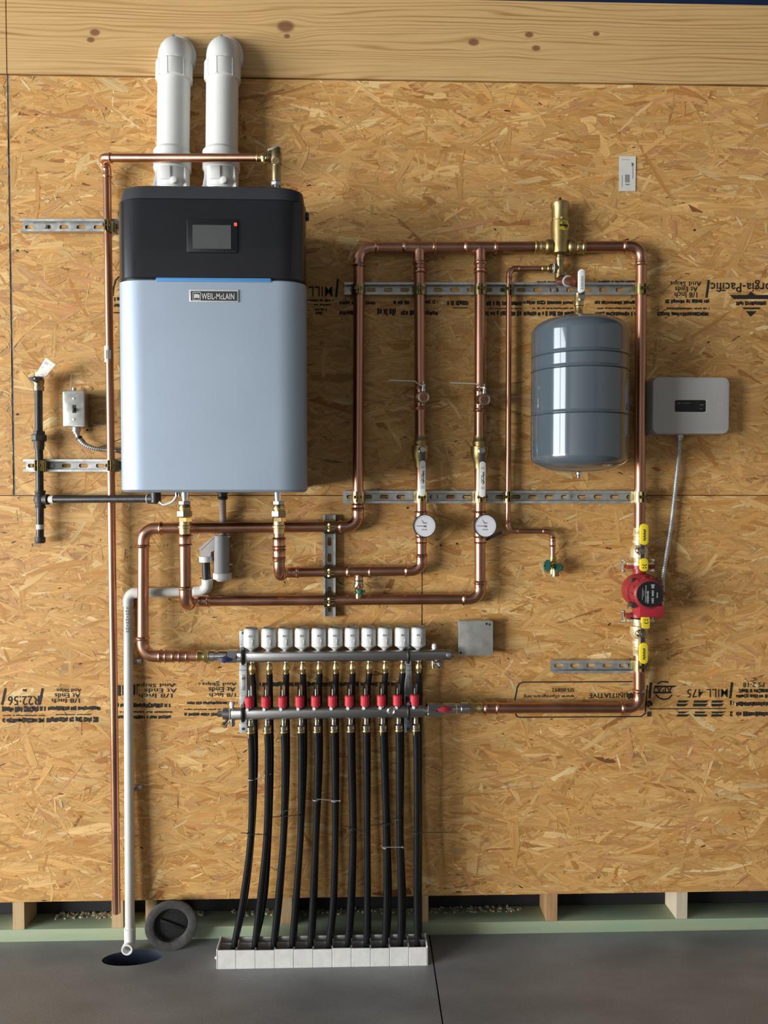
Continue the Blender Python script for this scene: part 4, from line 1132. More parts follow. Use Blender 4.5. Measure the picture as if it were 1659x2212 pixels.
for k in range(8):
    x = sc(-4.5 + 2.4*k); rr = sc(19.5) + 0.0011; q0 = []
    for dx, dz in ((-1, -2.6), (1, -2.6), (1, 2.6), (-1, 2.6)):
        xx = x + sc(dx*(0.9 if k % 2 else 1.1)); q0.append(cl + Vector((xx, -math.sqrt(rr*rr - xx*xx), sc(dz*(0.75 if k % 3 else 1.0)))))
    mk.add(q0, [(0, 1, 2, 3)])
mk.build('label_marks', 'ink', lab, smooth=0)
# tee under the separator and swivel elbow to the tank
c = zz(583)
t = thing('fill_tee', 'small aged brass tee below the air separator with elbow to the tank valve', 'tee', c)
MB().lathe(zz(549), -VZ, [(0, sc(8)), (sc(8), sc(8)), (sc(9), sc(10)), (sc(14), sc(10)), (sc(16), sc(8.5)), (sc(42), sc(8.5)), (sc(43), sc(10.5)), (sc(52), sc(10.5)), (sc(54), sc(8))], 20).build('tee_body', 'brass_dull', t, smooth=40)
mb = MB().lathe(zz(580), -VX, [(0, sc(8)), (sc(10), sc(8.5)), (sc(11), sc(11)), (sc(16), sc(11)), (sc(18), sc(9)), (sc(22), sc(9))], 20); mb.build('branch', 'brass_dull', t, smooth=40)
MB().lathe(zz(580) - VX*sc(12.5), -VX, [(0, sc(11.6)), (sc(3), sc(11.6))], 20).build('sealing_tape', 'teflon', t)
TD, TR = 0.158, 0.1325
tv = P(1250, 650, TD)
e0 = zz(603); e1 = Vector((e0.x + 0.004, -DM - 0.012, e0.z - 0.012)); e2 = Vector((tv.x - 0.012, -TD + 0.014, e0.z - 0.030)); e3 = Vector((tv.x, -TD, e0.z - 0.044))
path = []
for k in range(13):
    u = k/12; path.append(e0*(1-u)**3 + e1*3*u*(1-u)**2 + e2*3*u*u*(1-u) + e3*u**3)
MB().sweep(path, [0.0125 + 0.0025*(1 if k in (2, 3, 9, 10) else 0) for k in range(13)], 18).build('elbow', 'copper_aged', t, smooth=50)
m_ = path[6]; dr = (path[7] - path[5]).normalized()
MB().lathe(m_ - dr*0.004, dr, [(0, 0.0150), (0.003, 0.0155), (0.006, 0.015)], 18).build('sealing_tape', 'teflon', t)
# tank valve
vz = lambda py: P(1250, py, TD)
t = thing('tank_valve', 'small brass valve with upright white handle on top of the grey tank', 'valve', vz(686))
MB().lathe(vz(686), VZ, [(0, 0.0115), (0.006, 0.0125), (0.012, 0.0125), (0.014, 0.011), (0.030, 0.011), (0.032, 0.013), (0.046, 0.013), (0.050, 0.0115), (0.066, 0.0115)], 20).build('body', 'brass', t, smooth=40)
MB().lathe(vz(688), VZ, [(0, 0.0125), (0.010, 0.0125)], 20).build('sealing_tape', 'teflon', t)
s = vz(646) + VN*0.010 + VX*0.004
mb = MB().lathe(s, VN, [(0, 0.009), (0.007, 0.009)], 16); hexring(mb, s + VN*0.010, VN, 0.006, 0.008); mb.build('stem_nut', 'chrome', t)
MB().box(s + VN*0.010 + VZ*0.012, (0.013, 0.004, 0.026), 0.0015).build('lever', 'steel_dark', t)
g0 = P(1255, 608, TD + 0.024); mb = MB(); wall_plate(mb, g0, S(14, TD), S(50, TD), 0.009, S(6.9, TD), 0.002); gr = mb.build('grip', 'white_grip', t)
mk = MB()
for k in range(8):
    q = g0 + VN*0.0093 + VZ*(0.012 - 0.0046*k) + VX*0.0008; w = 0.003 + 0.0012*((k*7) % 3)/2
    mk.add([q + VX*(-w), q + VX*w, q + VX*w - VZ*0.003, q - VX*w - VZ*0.003], [(0, 1, 2, 3)])
mk.build('printed_marks', 'mark_grey', gr, smooth=0)

# expansion tank
tb = P(1250, 1022, TD); tt = P(1250, 688, TD); y_s = P(1250, 722, TD).z; y_b = P(1250, 986, TD).z
t = thing('expansion_tank', 'glossy grey upright expansion tank with rolled ribs', 'tank', tb)
prof = []
hb = y_b - tb.z; ht = tt.z - y_s
for k in range(13):
    a = PI/2*k/12; prof.append((hb - hb*math.cos(a)**0.9 if k < 12 else hb, max(TR*math.sin(a)**0.9, 0.0004)))
def rib(z): return [(z - 0.0075, TR), (z - 0.004, TR), (z - 0.002, TR - 0.0025), (z, TR + 0.0018), (z + 0.003, TR + 0.0018), (z + 0.005, TR), (z + 0.0085, TR)]
prof.append((hb + 0.004, TR))
for py in (898, 804, 773): prof += rib(P(1250, py, TD).z - tb.z)
for k in range(13):
    if k == 0: prof.append((y_s - tb.z - 0.004, TR))
    a = PI/2*k/12; prof.append((y_s - tb.z + ht*math.sin(a)**1.0, max(TR*math.cos(a)**0.55, 0.0004)))
MB().lathe(tb, VZ, prof, 64).build('shell', 'tank_grey', t, smooth=50)
MB().lathe(tt - VZ*0.010, VZ, [(0, 0.022), (0.006, 0.017), (0.010, 0.0145), (0.018, 0.0135)], 20).build('neck', 'tank_grey', t, smooth=60)
MB().lathe(tb + VZ*0.004, -VZ, [(0, 0.009), (0.008, 0.009), (0.010, 0.0065), (0.018, 0.005)], 14).build('air_valve', 'chrome', t, smooth=40)

# ------------------------------------------------------------------ pump and its flange valves
pc = P(1380.5, 1275, DM)
t = thing('circulator_pump', 'red cast circulator pump with black round label between two brass flange valves', 'pump', pc)
zp = lambda py: P(1380.5, py, DM).z - pc.z
MB().lathe(pc + VN*(-0.020), VN, [(0, 0.026), (0.004, 0.040), (0.010, 0.050), (0.040, 0.0535), (0.052, 0.053), (0.058, 0.050), (0.060, 0.044)], 40).build('volute', 'pump_red', t, smooth=45)
mb = MB().lathe(pc, VZ, [(zp(1324), 0.019), (zp(1222), 0.019)], 20); mb.build('port', 'pump_red', t)
fl_ = []
for py in (1224, 1329):
    mb = MB(); wd = 0.058
    mb.box(pc + VZ*zp(py), (wd*1.5, 0.030, 0.011), 0.004); mb.lathe(pc + VZ*(zp(py) - 0.0055), VZ, [(0, 0.026), (0.011, 0.026)], 24)
    f_ = mb.build('flange', 'pump_red', t, smooth=40)
MB().lathe(pc + VN*0.040, VN, [(0, 0.042), (0.006, 0.0465), (0.010, 0.0475), (0.034, 0.046), (0.042, 0.043), (0.045, 0.038)], 40).build('motor_housing', 'pump_red', t, smooth=40)
mb = MB()
for k in range(14):
    a = 2*PI*k/14; dr = Vector((math.cos(a), 0, math.sin(a))); mb.box(pc + VN*0.064 + dr*0.047, (0.004, 0.024, 0.006), 0.001, Matrix.Rotation(-a, 3, 'Y'))
mb.build('cooling_ribs', 'pump_red', t)
for k in range(4):
    a = PI/4 + PI/2*k; q = pc + VN*0.040 + Vector((math.cos(a), 0, math.sin(a)))*0.0505
    MB().lathe(q, VN, [(0, 0.0055), (0.006, 0.0055), (0.007, 0.004)], 12).build('housing_screw', 'steel_dark', t)
lf = pc + VN*0.0855
lab = MB().lathe(lf, VN, [(-0.002, 0.0375), (0.0012, 0.0375)], 40).build('round_label', 'label_black', t)
mk = MB()
for x, z0, z1, w in ((-0.022, -0.016, 0.018, 0.0020), (-0.012, -0.024, 0.026, 0.0030), (-0.006, -0.026, 0.010, 0.0060), (0.008, 0.017, 0.029, 0.0110), (0.008, -0.006, 0.012, 0.008), (0.008, -0.026, -0.010, 0.0080), (0.021, -0.010, 0.006, 0.0045), (-0.018, -0.006, 0.012, 0.002)):
    n = max(1, int((z1 - z0)/0.0028))
    for k in range(n):
        za = z0 + (z1-z0)*k/n; q = lf + VN*0.0016; w2 = w*(0.6 + 0.4*rk.random())/2
        mk.add([q + VX*(x-w2) + VZ*za, q + VX*(x+w2) + VZ*za, q + VX*(x+w2) + VZ*(za + 0.0022), q + VX*(x-w2) + VZ*(za + 0.0022)], [(0, 1, 2, 3)])
mk.build('label_marks', 'label_print', lab, smooth=0)
mb = MB(); wall_plate(mb, P(1394, 1315, DM + 0.030), S(56, .12), S(25, .12), 0.052, 0.004, 0.003); mb.build('terminal_box', 'pump_red_bright', t)
MB().lathe(P(1362, 1305, DM + 0.045), VN, [(0, 0.008), (0.03, 0.0075)], 14).build('terminal_post', 'steel_dark', t)
for py0, py1 in ((1207, 1236), (1318, 1345)):
    for px in (1345.5, 1409):
        mb = MB(); q = P(px, (py0 + py1)/2, DM + 0.006); L = S(py1 - py0, DM)
        mb.lathe(q - VZ*L/2, VZ, [(0, 0.0038), (L, 0.0038)], 10); hexring(mb, q + VZ*(L/2 - 0.004), VZ, 0.008, 0.0068); hexring(mb, q - VZ*(L/2 - 0.004), VZ, 0.007, 0.0065)
        mb.build('flange_bolt', 'chrome', t)

def flange_valve(sg, f_py, label, long_c, short_c, stem_py):
    "brass flange with ball valve above (sg=1) or below (sg=-1) the pump"
    o = P(1380.5, f_py, DM); Z = VZ*sg
    t = thing('flange_valve', label, 'flange valve', o, 'brass flange valves with yellow handles')
    mb = MB().box(o, (0.080, 0.032, 0.009), 0.003); mb.lathe(o - Z*0.0045, Z, [(0, 0.026), (0.009, 0.026), (0.010, 0.0175)], 24); mb.build('flange', 'brass_satin', t, smooth=40)
    MB().lathe(o, Z, [(0.004, 0.0165), (0.016, 0.0175), (0.018, 0.0255), (0.042, 0.0265), (0.054, 0.0200), (0.056, 0.0165), (0.060, 0.0165), (0.061, 0.0200), (0.069, 0.0200), (0.070, 0.0175), (0.080, 0.0172), (0.082, 0.0190), (0.090, 0.0190), (0.092, 0.0175), (0.106, 0.0170)], 24).build('body', 'brass_satin', t, smooth=40)
    s = P(1384, stem_py, DM + 0.030)
    mb = MB().lathe(s - VN*0.016, VN, [(0, 0.013), (0.012, 0.012), (0.014, 0.009), (0.020, 0.009)], 18); hexring(mb, s + VN*0.010, VN, 0.008, 0.010); mb.lathe(s + VN*0.012, VN, [(0, 0.005), (0.008, 0.0045)], 10)
    mb.build('stem_nut', 'nickel', t)
    zl = P(1389, long_c[1], DM + 0.04); zs = P(1389, short_c[1], DM + 0.04)
    mb = MB().box(Vector((s.x + 0.002, -DM - 0.040, (zl.z + zs.z)/2)), (0.011, 0.0035, abs(zl.z - zs.z)*0.95), 0.001); mb.build('lever', 'steel_dark', t)
    for cx, cy, wpx, hpx, rnd in (long_c, short_c):
        mb = MB(); q = P(cx, cy, DM + 0.036); wall_plate(mb, q, S(wpx, DM), S(hpx, DM), 0.010, S(wpx*rnd, DM), 0.002)
        gr = mb.build('grip', 'yellow_grip', t)
        mk = MB(); f = q + VN*0.0103
        if hpx > 35:
            for k in range(7):
                a = f + VZ*S(11 - 3.6*k, DM) + VX*0.0006*(1 if k % 2 else -1); w = S(2.6, DM); hh = S(2.6, DM)
                mk.add([a + VX*(-w), a + VX*w*(0.6 + 0.2*(k % 3)), a + VX*w*0.9 - VZ*hh, a - VX*w - VZ*hh], [(0, 1, 2, 3)])
        else:
            sgz = -1 if sg > 0 else 1
            for k in range(-2, 3):
                a = f + VX*S(2.0*k, DM) + VZ*(S(0.5*k*k, DM) + S(-1.5*1, DM)); w = S(1.2, DM)
                mk.add([a + VX*(-w) - VZ*w*0.7, a + VX*w - VZ*w*0.7, a + VX*w + VZ*w*0.7, a - VX*w + VZ*w*0.7], [(0, 1, 2, 3)])
            for dx in (-2.6, 2.6):
                a = f + VX*S(dx, DM) - VZ*S(6*sg, DM); w = S(1.3, DM); mk.add([a - VX*w - VZ*w, a + VX*w - VZ*w, a + VX*w + VZ*w, a - VX*w + VZ*w], [(0, 1, 2, 3)])
        mk.build('printed_marks', 'ink', gr, smooth=0)
flange_valve(1, 1217, 'brass flange valve with yellow handles above the red pump', (1390, 1154, 18, 46, 0.49), (1389.5, 1219.5, 17.5, 29, 0.46), 1190)
flange_valve(-1, 1339, 'brass flange valve with yellow handles below the red pump', (1389, 1410, 18, 46, 0.49), (1393, 1344, 18, 26, 0.20), 1369)
#@@BOXES
# ------------------------------------------------------------------ electrical boxes and flexible conduits
def conduit(root, pts, r, mat='galvanised', name='conduit', step=0.0055):
    "ribbed flexible metal conduit along a smooth curve through the points"
    pts = [Vector(p) for p in pts]; fine = []
    ext = [pts[0]*2 - pts[1]] + pts + [pts[-1]*2 - pts[-2]]
    for i in range(1, len(ext)-2):
        p0, p1, p2, p3 = ext[i-1:i+3]
        for k in range(40):
            u = k/40
            fine.append(0.5*((2*p1) + (p2-p0)*u + (2*p0-5*p1+4*p2-p3)*u*u + (3*p1-p0-3*p2+p3)*u**3))
    fine.append(pts[-1])
    acc = [0.0]
    for a, b in zip(fine[:-1], fine[1:]): acc.append(acc[-1] + (b-a).length)
    n = max(2, int(acc[-1]/(step/4))); out = []; rad = []; j = 0
    for k in range(n+1):
        s = acc[-1]*k/n
        while j < len(acc)-2 and acc[j+1] < s: j += 1
        u = (s - acc[j])/max(acc[j+1]-acc[j], 1e-9); out.append(fine[j].lerp(fine[j+1], min(max(u, 0), 1)))
        rad.append(r*(1.0 if k % 4 in (1, 2) else 0.84))
    return MB().sweep(out, rad, 14).build(name, mat, root, smooth=60)
def smooth_path(pts, per=14):
    pts = [Vector(p) for p in pts]; ext = [pts[0]*2 - pts[1]] + pts + [pts[-1]*2 - pts[-2]]; fine = []
    for i in range(1, len(ext)-2):
        p0, p1, p2, p3 = ext[i-1:i+3]
        for k in range(per):
            u = k/per
            fine.append(0.5*((2*p1) + (p2-p0)*u + (2*p0-5*p1+4*p2-p3)*u*u + (3*p1-p0-3*p2+p3)*u**3))
    fine.append(pts[-1]); return fine

c = P(160.5, 883.5, 0.042)
t = thing('light_switch', 'small metal switch box with toggle beside the left drop pipe', 'switch', Vector((c.x, 0, c.z - 0.055)))
mb = MB(); wall_plate(mb, Vector((c.x, -0.0008, c.z)), 0.056, 0.100, 0.042, 0.004, 0.001); mb.build('back_box', 'galvanised', t)
mb = MB(); wall_plate(mb, c, S(46.5, .045), S(77, .045), 0.006, 0.006, 0.004); cov = mb.build('cover_plate', 'galvanised_box', t)
mb = MB(); wall_plate(mb, P(160.5, 883.5, .0475), S(7.5, .045), S(17, .045), 0.0012, 0.0006); mb.build('toggle_slot', 'backing_black', cov)
MB().box(P(160.5, 885, .052), (0.0055, 0.011, 0.009), 0.0015, Matrix.Rotation(0.4, 3, 'X')).build('toggle', 'black_rubber', cov)
for py in (861, 906): MB().lathe(P(159.5, py, .0475), VN, [(0, 0.0042), (0.0018, 0.0036), (0.0022, 0.001)], 14).build('screw', 'galvanised', cov)
MB().lathe(P(160, 842, .02), VZ, [(-0.002, 0.006), (0.006, 0.006)], 12).build('knockout_lug', 'galvanised_box', t)
MB().lathe(P(165, 925, .024), -VZ, [(-0.004, 0.0115), (0.010, 0.0115), (0.011, 0.009), (0.016, 0.009)], 16).build('connector', 'galvanised', t)
conduit(t, [P(165, 930, .024), P(170, 946, .026), P(184, 961, .028), P(206, 969, .022), P(226, 971.5, .014), P(242, 972, .0095), P(258, 974, .012), P(278, 979, .024), P(300, 990, .03)], 0.0072)
MB().lathe(P(171, 946, .026), P(173, 950, .026) - P(169, 942, .026), [(-0.003, 0.0088), (0.003, 0.0088)], 16).build('strap', 'zip_black', t)
mb = MB().sweep(smooth_path([P(178, 947, .034), P(190, 960, .02), P(214, 966, .006), P(244, 955, .02), P(268, 946, .05)], 6), 0.0012, 6); mb.build('strap_tail', 'zip_black', t)

c = P(1488.5, 877, 0.0)
t = thing('pump_controller', 'grey rounded wall controller with dark window right of the tank', 'controller', Vector((c.x, 0, P(1488, 940, 0).z)))
cc = P(1490.5, 876.5, 0.05)
mb = MB(); wall_plate(mb, Vector((cc.x, -0.0008, cc.z)), S(170, .055), S(124, .055), 0.058, 0.019, 0.006, 3); cs = mb.build('case', 'controller_grey', t)
DW = 0.0586
mb = MB(); wall_plate(mb, P(1492.5, 877, DW - 0.0002), S(72, DW), S(28.5, DW), 0.0006, 0.005); wn = mb.build('window_rim', 'letter_silver', cs)
mb = MB(); wall_plate(mb, P(1491, 877, DW + 0.0002), S(68, DW), S(26, DW), 0.0007, 0.0045); mb.build('window', 'label_black', cs)
mk = MB()
line_px(mk, [(1463, 871), (1470, 871)], 1.4, DW + 0.0012); line_px(mk, [(1511, 874.5), (1520, 874.5)], 1.4, DW + 0.0012); line_px(mk, [(1474, 871), (1492, 871)], 0.8, DW + 0.0012); line_px(mk, [(1511, 883), (1517, 883)], 1.0, DW + 0.0012)
mk.build('window_marks', 'mark_grey', cs, smooth=0)
MB().lathe(P(1556, 878, DW - 0.0005), VN, [(0, S(5.5, DW)), (0.0012, S(5.2, DW)), (0.0014, S(3.4, DW)), (0.0004, S(3.0, DW))], 20).build('cover_screw', 'controller_grey', cs, smooth=20)
MB().lathe(P(1468, 942, .026), -VZ, [(-0.004, 0.011), (0.006, 0.011), (0.007, 0.0085), (0.012, 0.0085)], 16).build('connector', 'galvanised', t)
conduit(t, [P(1468, 945, .026), P(1466, 985, .022), P(1457, 1070, .018), P(1449, 1140, .020), P(1440, 1195, .024), P(1432, 1250, .04), P(1430, 1300, .065), P(1427, 1318, .085)], 0.0068)

c = P(1027.5, 1378.5, 0.0)
t = thing('junction_box', 'small square blank grey junction box right of the manifold', 'junction box', Vector((c.x, 0, c.z - 0.05)))
mb = MB(); wall_plate(mb, Vector((P(1027.5, 1378.5, .04).x, -0.0008, P(1027.5, 1378.5, .04).z)), S(73, .04), S(73, .04), 0.038, 0.004, 0.001); mb.build('box', 'galvanised', t)
mb = MB(); wall_plate(mb, P(1027.5, 1378.5, .0372), S(75.5, .04), S(75.5, .04), 0.0022, 0.003, 0.0006); cv = mb.build('cover', 'galvanised_box', t)
for px, py in ((1051, 1347.5), (1057.5, 1349), (995, 1410)): 
    MB().lathe(P(px, py, .0390), VN, [(0, 0.0036), (0.0009, 0.0034)], 12).build('cover_hole', 'backing_black' if px != 1057.5 else 'steel_dark', cv)

# ------------------------------------------------------------------ gas pipe
gx = dp(R_GAS)
G = lambda px, py: P(px, py, gx)
t = thing('gas_pipe', 'black iron gas pipe with union and drip leg left of the boiler', 'gas pipe', G(86, 1172))
def black_pipe(a, b): MB().sweep([a, b], R_GAS, 18).build('pipe', 'iron_black', t)
black_pipe(G(83.5, 842), G(84, 945)); black_pipe(G(84.5, 958), G(86, 1062)); black_pipe(G(86.5, 1090), G(86.5, 1165))
u = G(84.2, 943)
mb = MB(); hexring(mb, u + VZ*0.010, VZ, 0.012, 0.0165); mb.lathe(u, VZ, [(-0.038, 0.0130), (-0.030, 0.0145), (-0.018, 0.0145), (-0.012, 0.0175), (0.004, 0.0175)], 20); mb.build('union_ends', 'iron_cast', t)
mb = MB().lathe(u - VZ*0.004, VZ, [(-0.009, 0.0205), (-0.007, 0.0225), (0.007, 0.0225), (0.009, 0.0205)], 8); mb.build('union_nut', 'iron_cast', t)
tc = G(87, 1079)
e_h = P(332, 1077.5, 0.10)
hd = (e_h - tc).normalized()
mb = MB().lathe(tc, VZ, [(-0.026, 0.0150), (-0.020, 0.0150), (-0.018, 0.0135), (-0.010, 0.0155), (0, 0.0185), (0.010, 0.0155), (0.018, 0.0135), (0.020, 0.0150), (0.026, 0.0150)], 20)
mb.lathe(tc, hd, [(0, 0.014), (0.016, 0.0138), (0.018, 0.0152), (0.026, 0.0152)], 20); mb.build('tee', 'iron_cast', t, smooth=45)
black_pipe(tc + hd*0.018, e_h - hd*0.008)
mb = MB().lathe(tc + hd*0.030, hd, [(0, R_GAS*1.04), (0.014, R_GAS*1.04)], 18, caps=False); mb.build('pipe_sticker', 'paper', t)
mb = MB().lathe(G(86.5, 1133), -VZ, [(0, R_GAS*1.03), (0.014, R_GAS*1.03)], 18, caps=False); mb.build('pipe_sticker', 'paper', t)
mb = MB().lathe(G(86.5, 1160), -VZ, [(0, 0.0142), (0.004, 0.0148), (0.014, 0.0148), (0.018, 0.012)], 20); hexring(mb, G(86.5, 1170), VZ, 0.006, 0.0105); mb.build('end_cap', 'iron_cast', t, smooth=40)
q = e_h - hd*0.012
mb = MB().lathe(q, hd, [(-0.004, 0.0140), (0.010, 0.0145), (0.020, 0.0148)], 20); mb.lathe(q + hd*0.018 - VZ*0.010, VZ, [(0, 0.0148), (0.026, 0.0148), (0.034, 0.0135)], 20); mb.build('elbow', 'iron_black', t, smooth=45)
mb = MB().lathe(q, hd, [(-0.006, 0.0138), (-0.001, 0.0138)], 20); mb.build('thread_tape', 'teflon', t)
c = G(83.5, 828)
t = thing('gas_valve', 'brass gas valve with black tee handle at the top of the gas pipe', 'gas valve', c - VZ*0.02)
MB().lathe(c - VZ*0.022, VZ, [(0, 0.0145), (0.012, 0.0150), (0.013, 0.0125), (0.024, 0.0155), (0.034, 0.0155), (0.040, 0.012), (0.052, 0.012)], 20).build('body', 'brass_dull', t, smooth=40)
s = P(81, 820, gx + 0.016)
MB().lathe(s - VN*0.006, VN, [(0, 0.0095), (0.012, 0.0095)], 16).build('stem', 'brass', t)
hb_ = s + VN*0.010
mb = MB().loft([[hb_ + VX*x + VZ*z + VN*y for x, z, y in ring] for ring in (
    [(-0.018, 0.003, 0), (-0.018, -0.003, 0), (-0.018, -0.003, 0.006), (-0.018, 0.003, 0.006)],
    [(-0.009, 0.005, 0), (-0.009, -0.006, 0), (-0.009, -0.006, 0.008), (-0.009, 0.005, 0.008)],
    [(0, 0.0075, -0.002), (0, -0.010, -0.002), (0, -0.010, 0.009), (0, 0.0075, 0.009)],
    [(0.009, 0.005, 0), (0.009, -0.006, 0), (0.009, -0.006, 0.008), (0.009, 0.005, 0.008)],
    [(0.018, 0.003, 0), (0.018, -0.003, 0), (0.018, -0.003, 0.006), (0.018, 0.003, 0.006)])])
hd_ = mb.build('tee_handle', 'black_rubber', t, smooth=30)
MB().lathe(hb_ + VN*0.008, VN, [(0, 0.0028), (0.003, 0.0026)], 10).build('handle_screw', 'chrome', hd_)
q = [P(75, 812, .05), P(99, 773, .062), P(120, 788, .066), P(97, 815, .052)]
mb = MB().prism(q, VN*0.0006); tg = mb.build('paper_tag', 'paper', t, smooth=0)
mk = MB()
def on_tag(u, v): 
    a = q[0].lerp(q[3], u); b = q[1].lerp(q[2], u); return a.lerp(b, v) + VN*0.0011
for v0, v1, u0, u1 in ((0.72, 0.86, 0.12, 0.5), (0.62, 0.70, 0.55, 0.9), (0.48, 0.56, 0.15, 0.8), (0.36, 0.44, 0.2, 0.75), (0.24, 0.30, 0.2, 0.9), (0.12, 0.18, 0.3, 0.8), (0.78, 0.84, 0.6, 0.85)):
    mk.add([on_tag(u0, v0), on_tag(u1, v0), on_tag(u1, v1), on_tag(u0, v1)], [(0, 1, 2, 3)])
mk.build('tag_print', 'label_print', tg, smooth=0)
# white igniter lead under the boiler
t = thing('flexible_lead', 'short pale flexible lead looping from gas elbow into the boiler underside', 'lead', P(370, 1083, .10))
mb = MB().sweep(smooth_path([P(344, 1084, .112), P(355, 1090, .112), P(372, 1084, .112), P(381, 1072, .112), P(383, 1060, .112)]), 0.0036, 12); mb.build('lead', 'plastic_white', t)
MB().lathe(P(383, 1072, .112), VZ, [(0, 0.0075), (0.008, 0.0075), (0.012, 0.006), (0.016, 0.006)], 14).build('lead_gland', 'nickel', t)

# ------------------------------------------------------------------ condensate trap and drain line
TRD = 0.026
t = thing('condensate_trap', 'clear plastic condensate trap with white nuts under the boiler', 'trap', P(480, 1250, TRD))
zt = lambda px, py: P(px, py, TRD)
cc0 = zt(479.5, 1240); LL = zt(479.5, 1157).z - cc0.z
MB().lathe(cc0, VZ, [(0, S(16.5, TRD)), (LL, S(16.5, TRD))], 28).build('chamber', 'trap_plastic', t)
MB().lathe(cc0 + VZ*0.002, VZ, [(0, S(7.5, TRD)), (LL, S(7.5, TRD))], 20).build('inner_tube', 'trap_plastic', t)
poly = [zt(464, 1157), zt(498, 1157), zt(498, 1160), zt(464, 1161), zt(436, 1188), zt(430, 1186), zt(431, 1184)]
MB().prism([v + VN*0.014 for v in poly], Vector((0, 0.028, 0))).build('sloping_lid', 'trap_plastic', t, smooth=0)
poly = [zt(433, 1189), zt(464, 1160), zt(466, 1160), zt(466, 1188), zt(457, 1192), zt(456, 1204), zt(435, 1204)]
MB().prism([v + VN*0.013 for v in poly], Vector((0, 0.026, 0))).build('side_chamber', 'trap_plastic', t, smooth=0)
MB().lathe(zt(480.5, 1251), VZ, [(0, S(19, TRD)), (S(2, TRD), S(20.5, TRD)), (S(12, TRD), S(20.5, TRD)), (S(14, TRD), S(19, TRD))], 16).lathe(zt(480, 1250), -VZ, [(0, S(16, TRD)), (S(5, TRD), S(11, TRD))], 20).build('cleanout_nut', 'plastic_white', t)
MB().lathe(zt(444.5, 1214), VZ, [(0, S(14, TRD)), (S(12, TRD), S(14.5, TRD))], 16).build('outlet_nut', 'plastic_white', t)
for py in (1179, 1219): MB().lathe(zt(496, py), VX, [(0, 0.004), (S(7, TRD), 0.0035)], 10).build('mounting_tab', 'chrome', t)
MB().sweep([P(481, 1078, 0.034), P(481, 1092, 0.030), P(482, 1128, 0.0135), P(482.5, 1150, 0.0135), P(482, 1162, TRD)], S(7.2, TRD), 16).build('inlet_tube', 'trap_tube', t)
MB().sweep([zt(444.5, 1213), P(446.5, 1255, .024)], S(9, TRD), 16).build('rubber_sleeve', 'black_rubber', t)
PD, PR = 0.0165, 0.0136
t = thing('drain_pipe', 'white plastic condensate pipe running down the wall to the floor drain', 'drain pipe', P(280, 2040, 0.03))
a0 = P(448, 1250, .022); cA = P(448, 1277, PD); cB = P(276, 1281, PD); bt = P(280.5, 2006, 0.040); cB.x = P(276.5, 1300, PD).x
def pvc_el(c, d0, d1, R=0.024, s=0.016):
    a, b, arc = arc_pts(c, None, d0, d1, R)
    path = [a - d0*s, a - d0*s*0.9] + arc + [b + d1*s*0.9, b + d1*s]
    MB().sweep(path, [PR*1.0] + [PR*1.2]*(len(path)-2) + [PR*1.0], 20).build('elbow', 'pvc_drain', t, smooth=50)
dA, dB, dC = (cA - a0).normalized(), (cB - cA).normalized(), (bt - cB).normalized()
pvc_el(cA, dA, dB); pvc_el(cB, dB, dC)
MB().sweep([cA + dB*0.03, cB - dB*0.03], PR, 20).build('pipe', 'pvc_drain', t)
MB().sweep([cB + dC*0.03, bt], PR, 20).build('pipe', 'pvc_drain', t)
be = P(280, 2040, 0.040)
mb = MB().lathe(bt + VZ*0.004, -VZ, [(0, PR*1.0), (0.001, PR*1.22), (0.034, PR*1.22), (0.046, PR*1.18), (0.054, PR*0.8)], 24); mb.build('socket', 'pvc_white', t, smooth=40)
oc = be + Vector((0, -0.004, 0))
MB().lathe(oc, VN, [(0, PR*1.2), (0.022, PR*1.22), (0.024, PR*1.18), (0.024, PR*0.86), (0.004, PR*0.84)], 28, caps=False).build('outlet', 'pvc_white', t, smooth=30)
MB().lathe(oc + VN*0.004, VN, [(0, PR*0.86), (0.0006, PR*0.86)], 24).build('outlet_inside', 'plastic_grey', t)
mk = MB()
for k in range(9):
    q = cB + dC*(0.040 + 0.0085*k) + VN*(PR*1.0 + 0.0004) + VX*0.001; w = 0.0022 + 0.001*((k*5) % 3)
    mk.add([q - VX*w, q + VX*w, q + VX*w - VZ*0.006, q - VX*w - VZ*0.006], [(0, 1, 2, 3)])
mk.build('pipe_print', 'mark_grey', t, smooth=0)
for k, (py, wds) in enumerate(((1434, 'upper'), (1709, 'lower'))):
    px = 276.8 + (280.5 - 276.5)*(py - 1281)/725; q = P(px, py, PD + 0.006*(py-1281)/725)
    u_ = (py - 1281)/725.0
    st = thing('pipe_strap', '%s steel strap holding the white drain pipe to the wall' % wds, 'pipe strap', q, 'steel straps on the drain pipe')
    MB().lathe(q - VZ*0.005, VZ, [(0, PR*1.1), (0.011, PR*1.1)], 24, caps=False).build('band', 'galvanised', st)
    mb = MB().box(Vector((q.x + 0.022, -0.0022, q.z + 0.004)), (0.024, 0.002, 0.013), 0.0006); mb.box(Vector((q.x + 0.0135, -0.010, q.z + 0.002)), (0.002, 0.018, 0.011), 0.0004); mb.build('tab', 'galvanised_box', st)
    MB().lathe(Vector((q.x + 0.024, -0.003, q.z + 0.004)), VN, [(0, 0.0045), (0.0015, 0.004), (0.002, 0.002)], 12).build('screw', 'chrome', st)
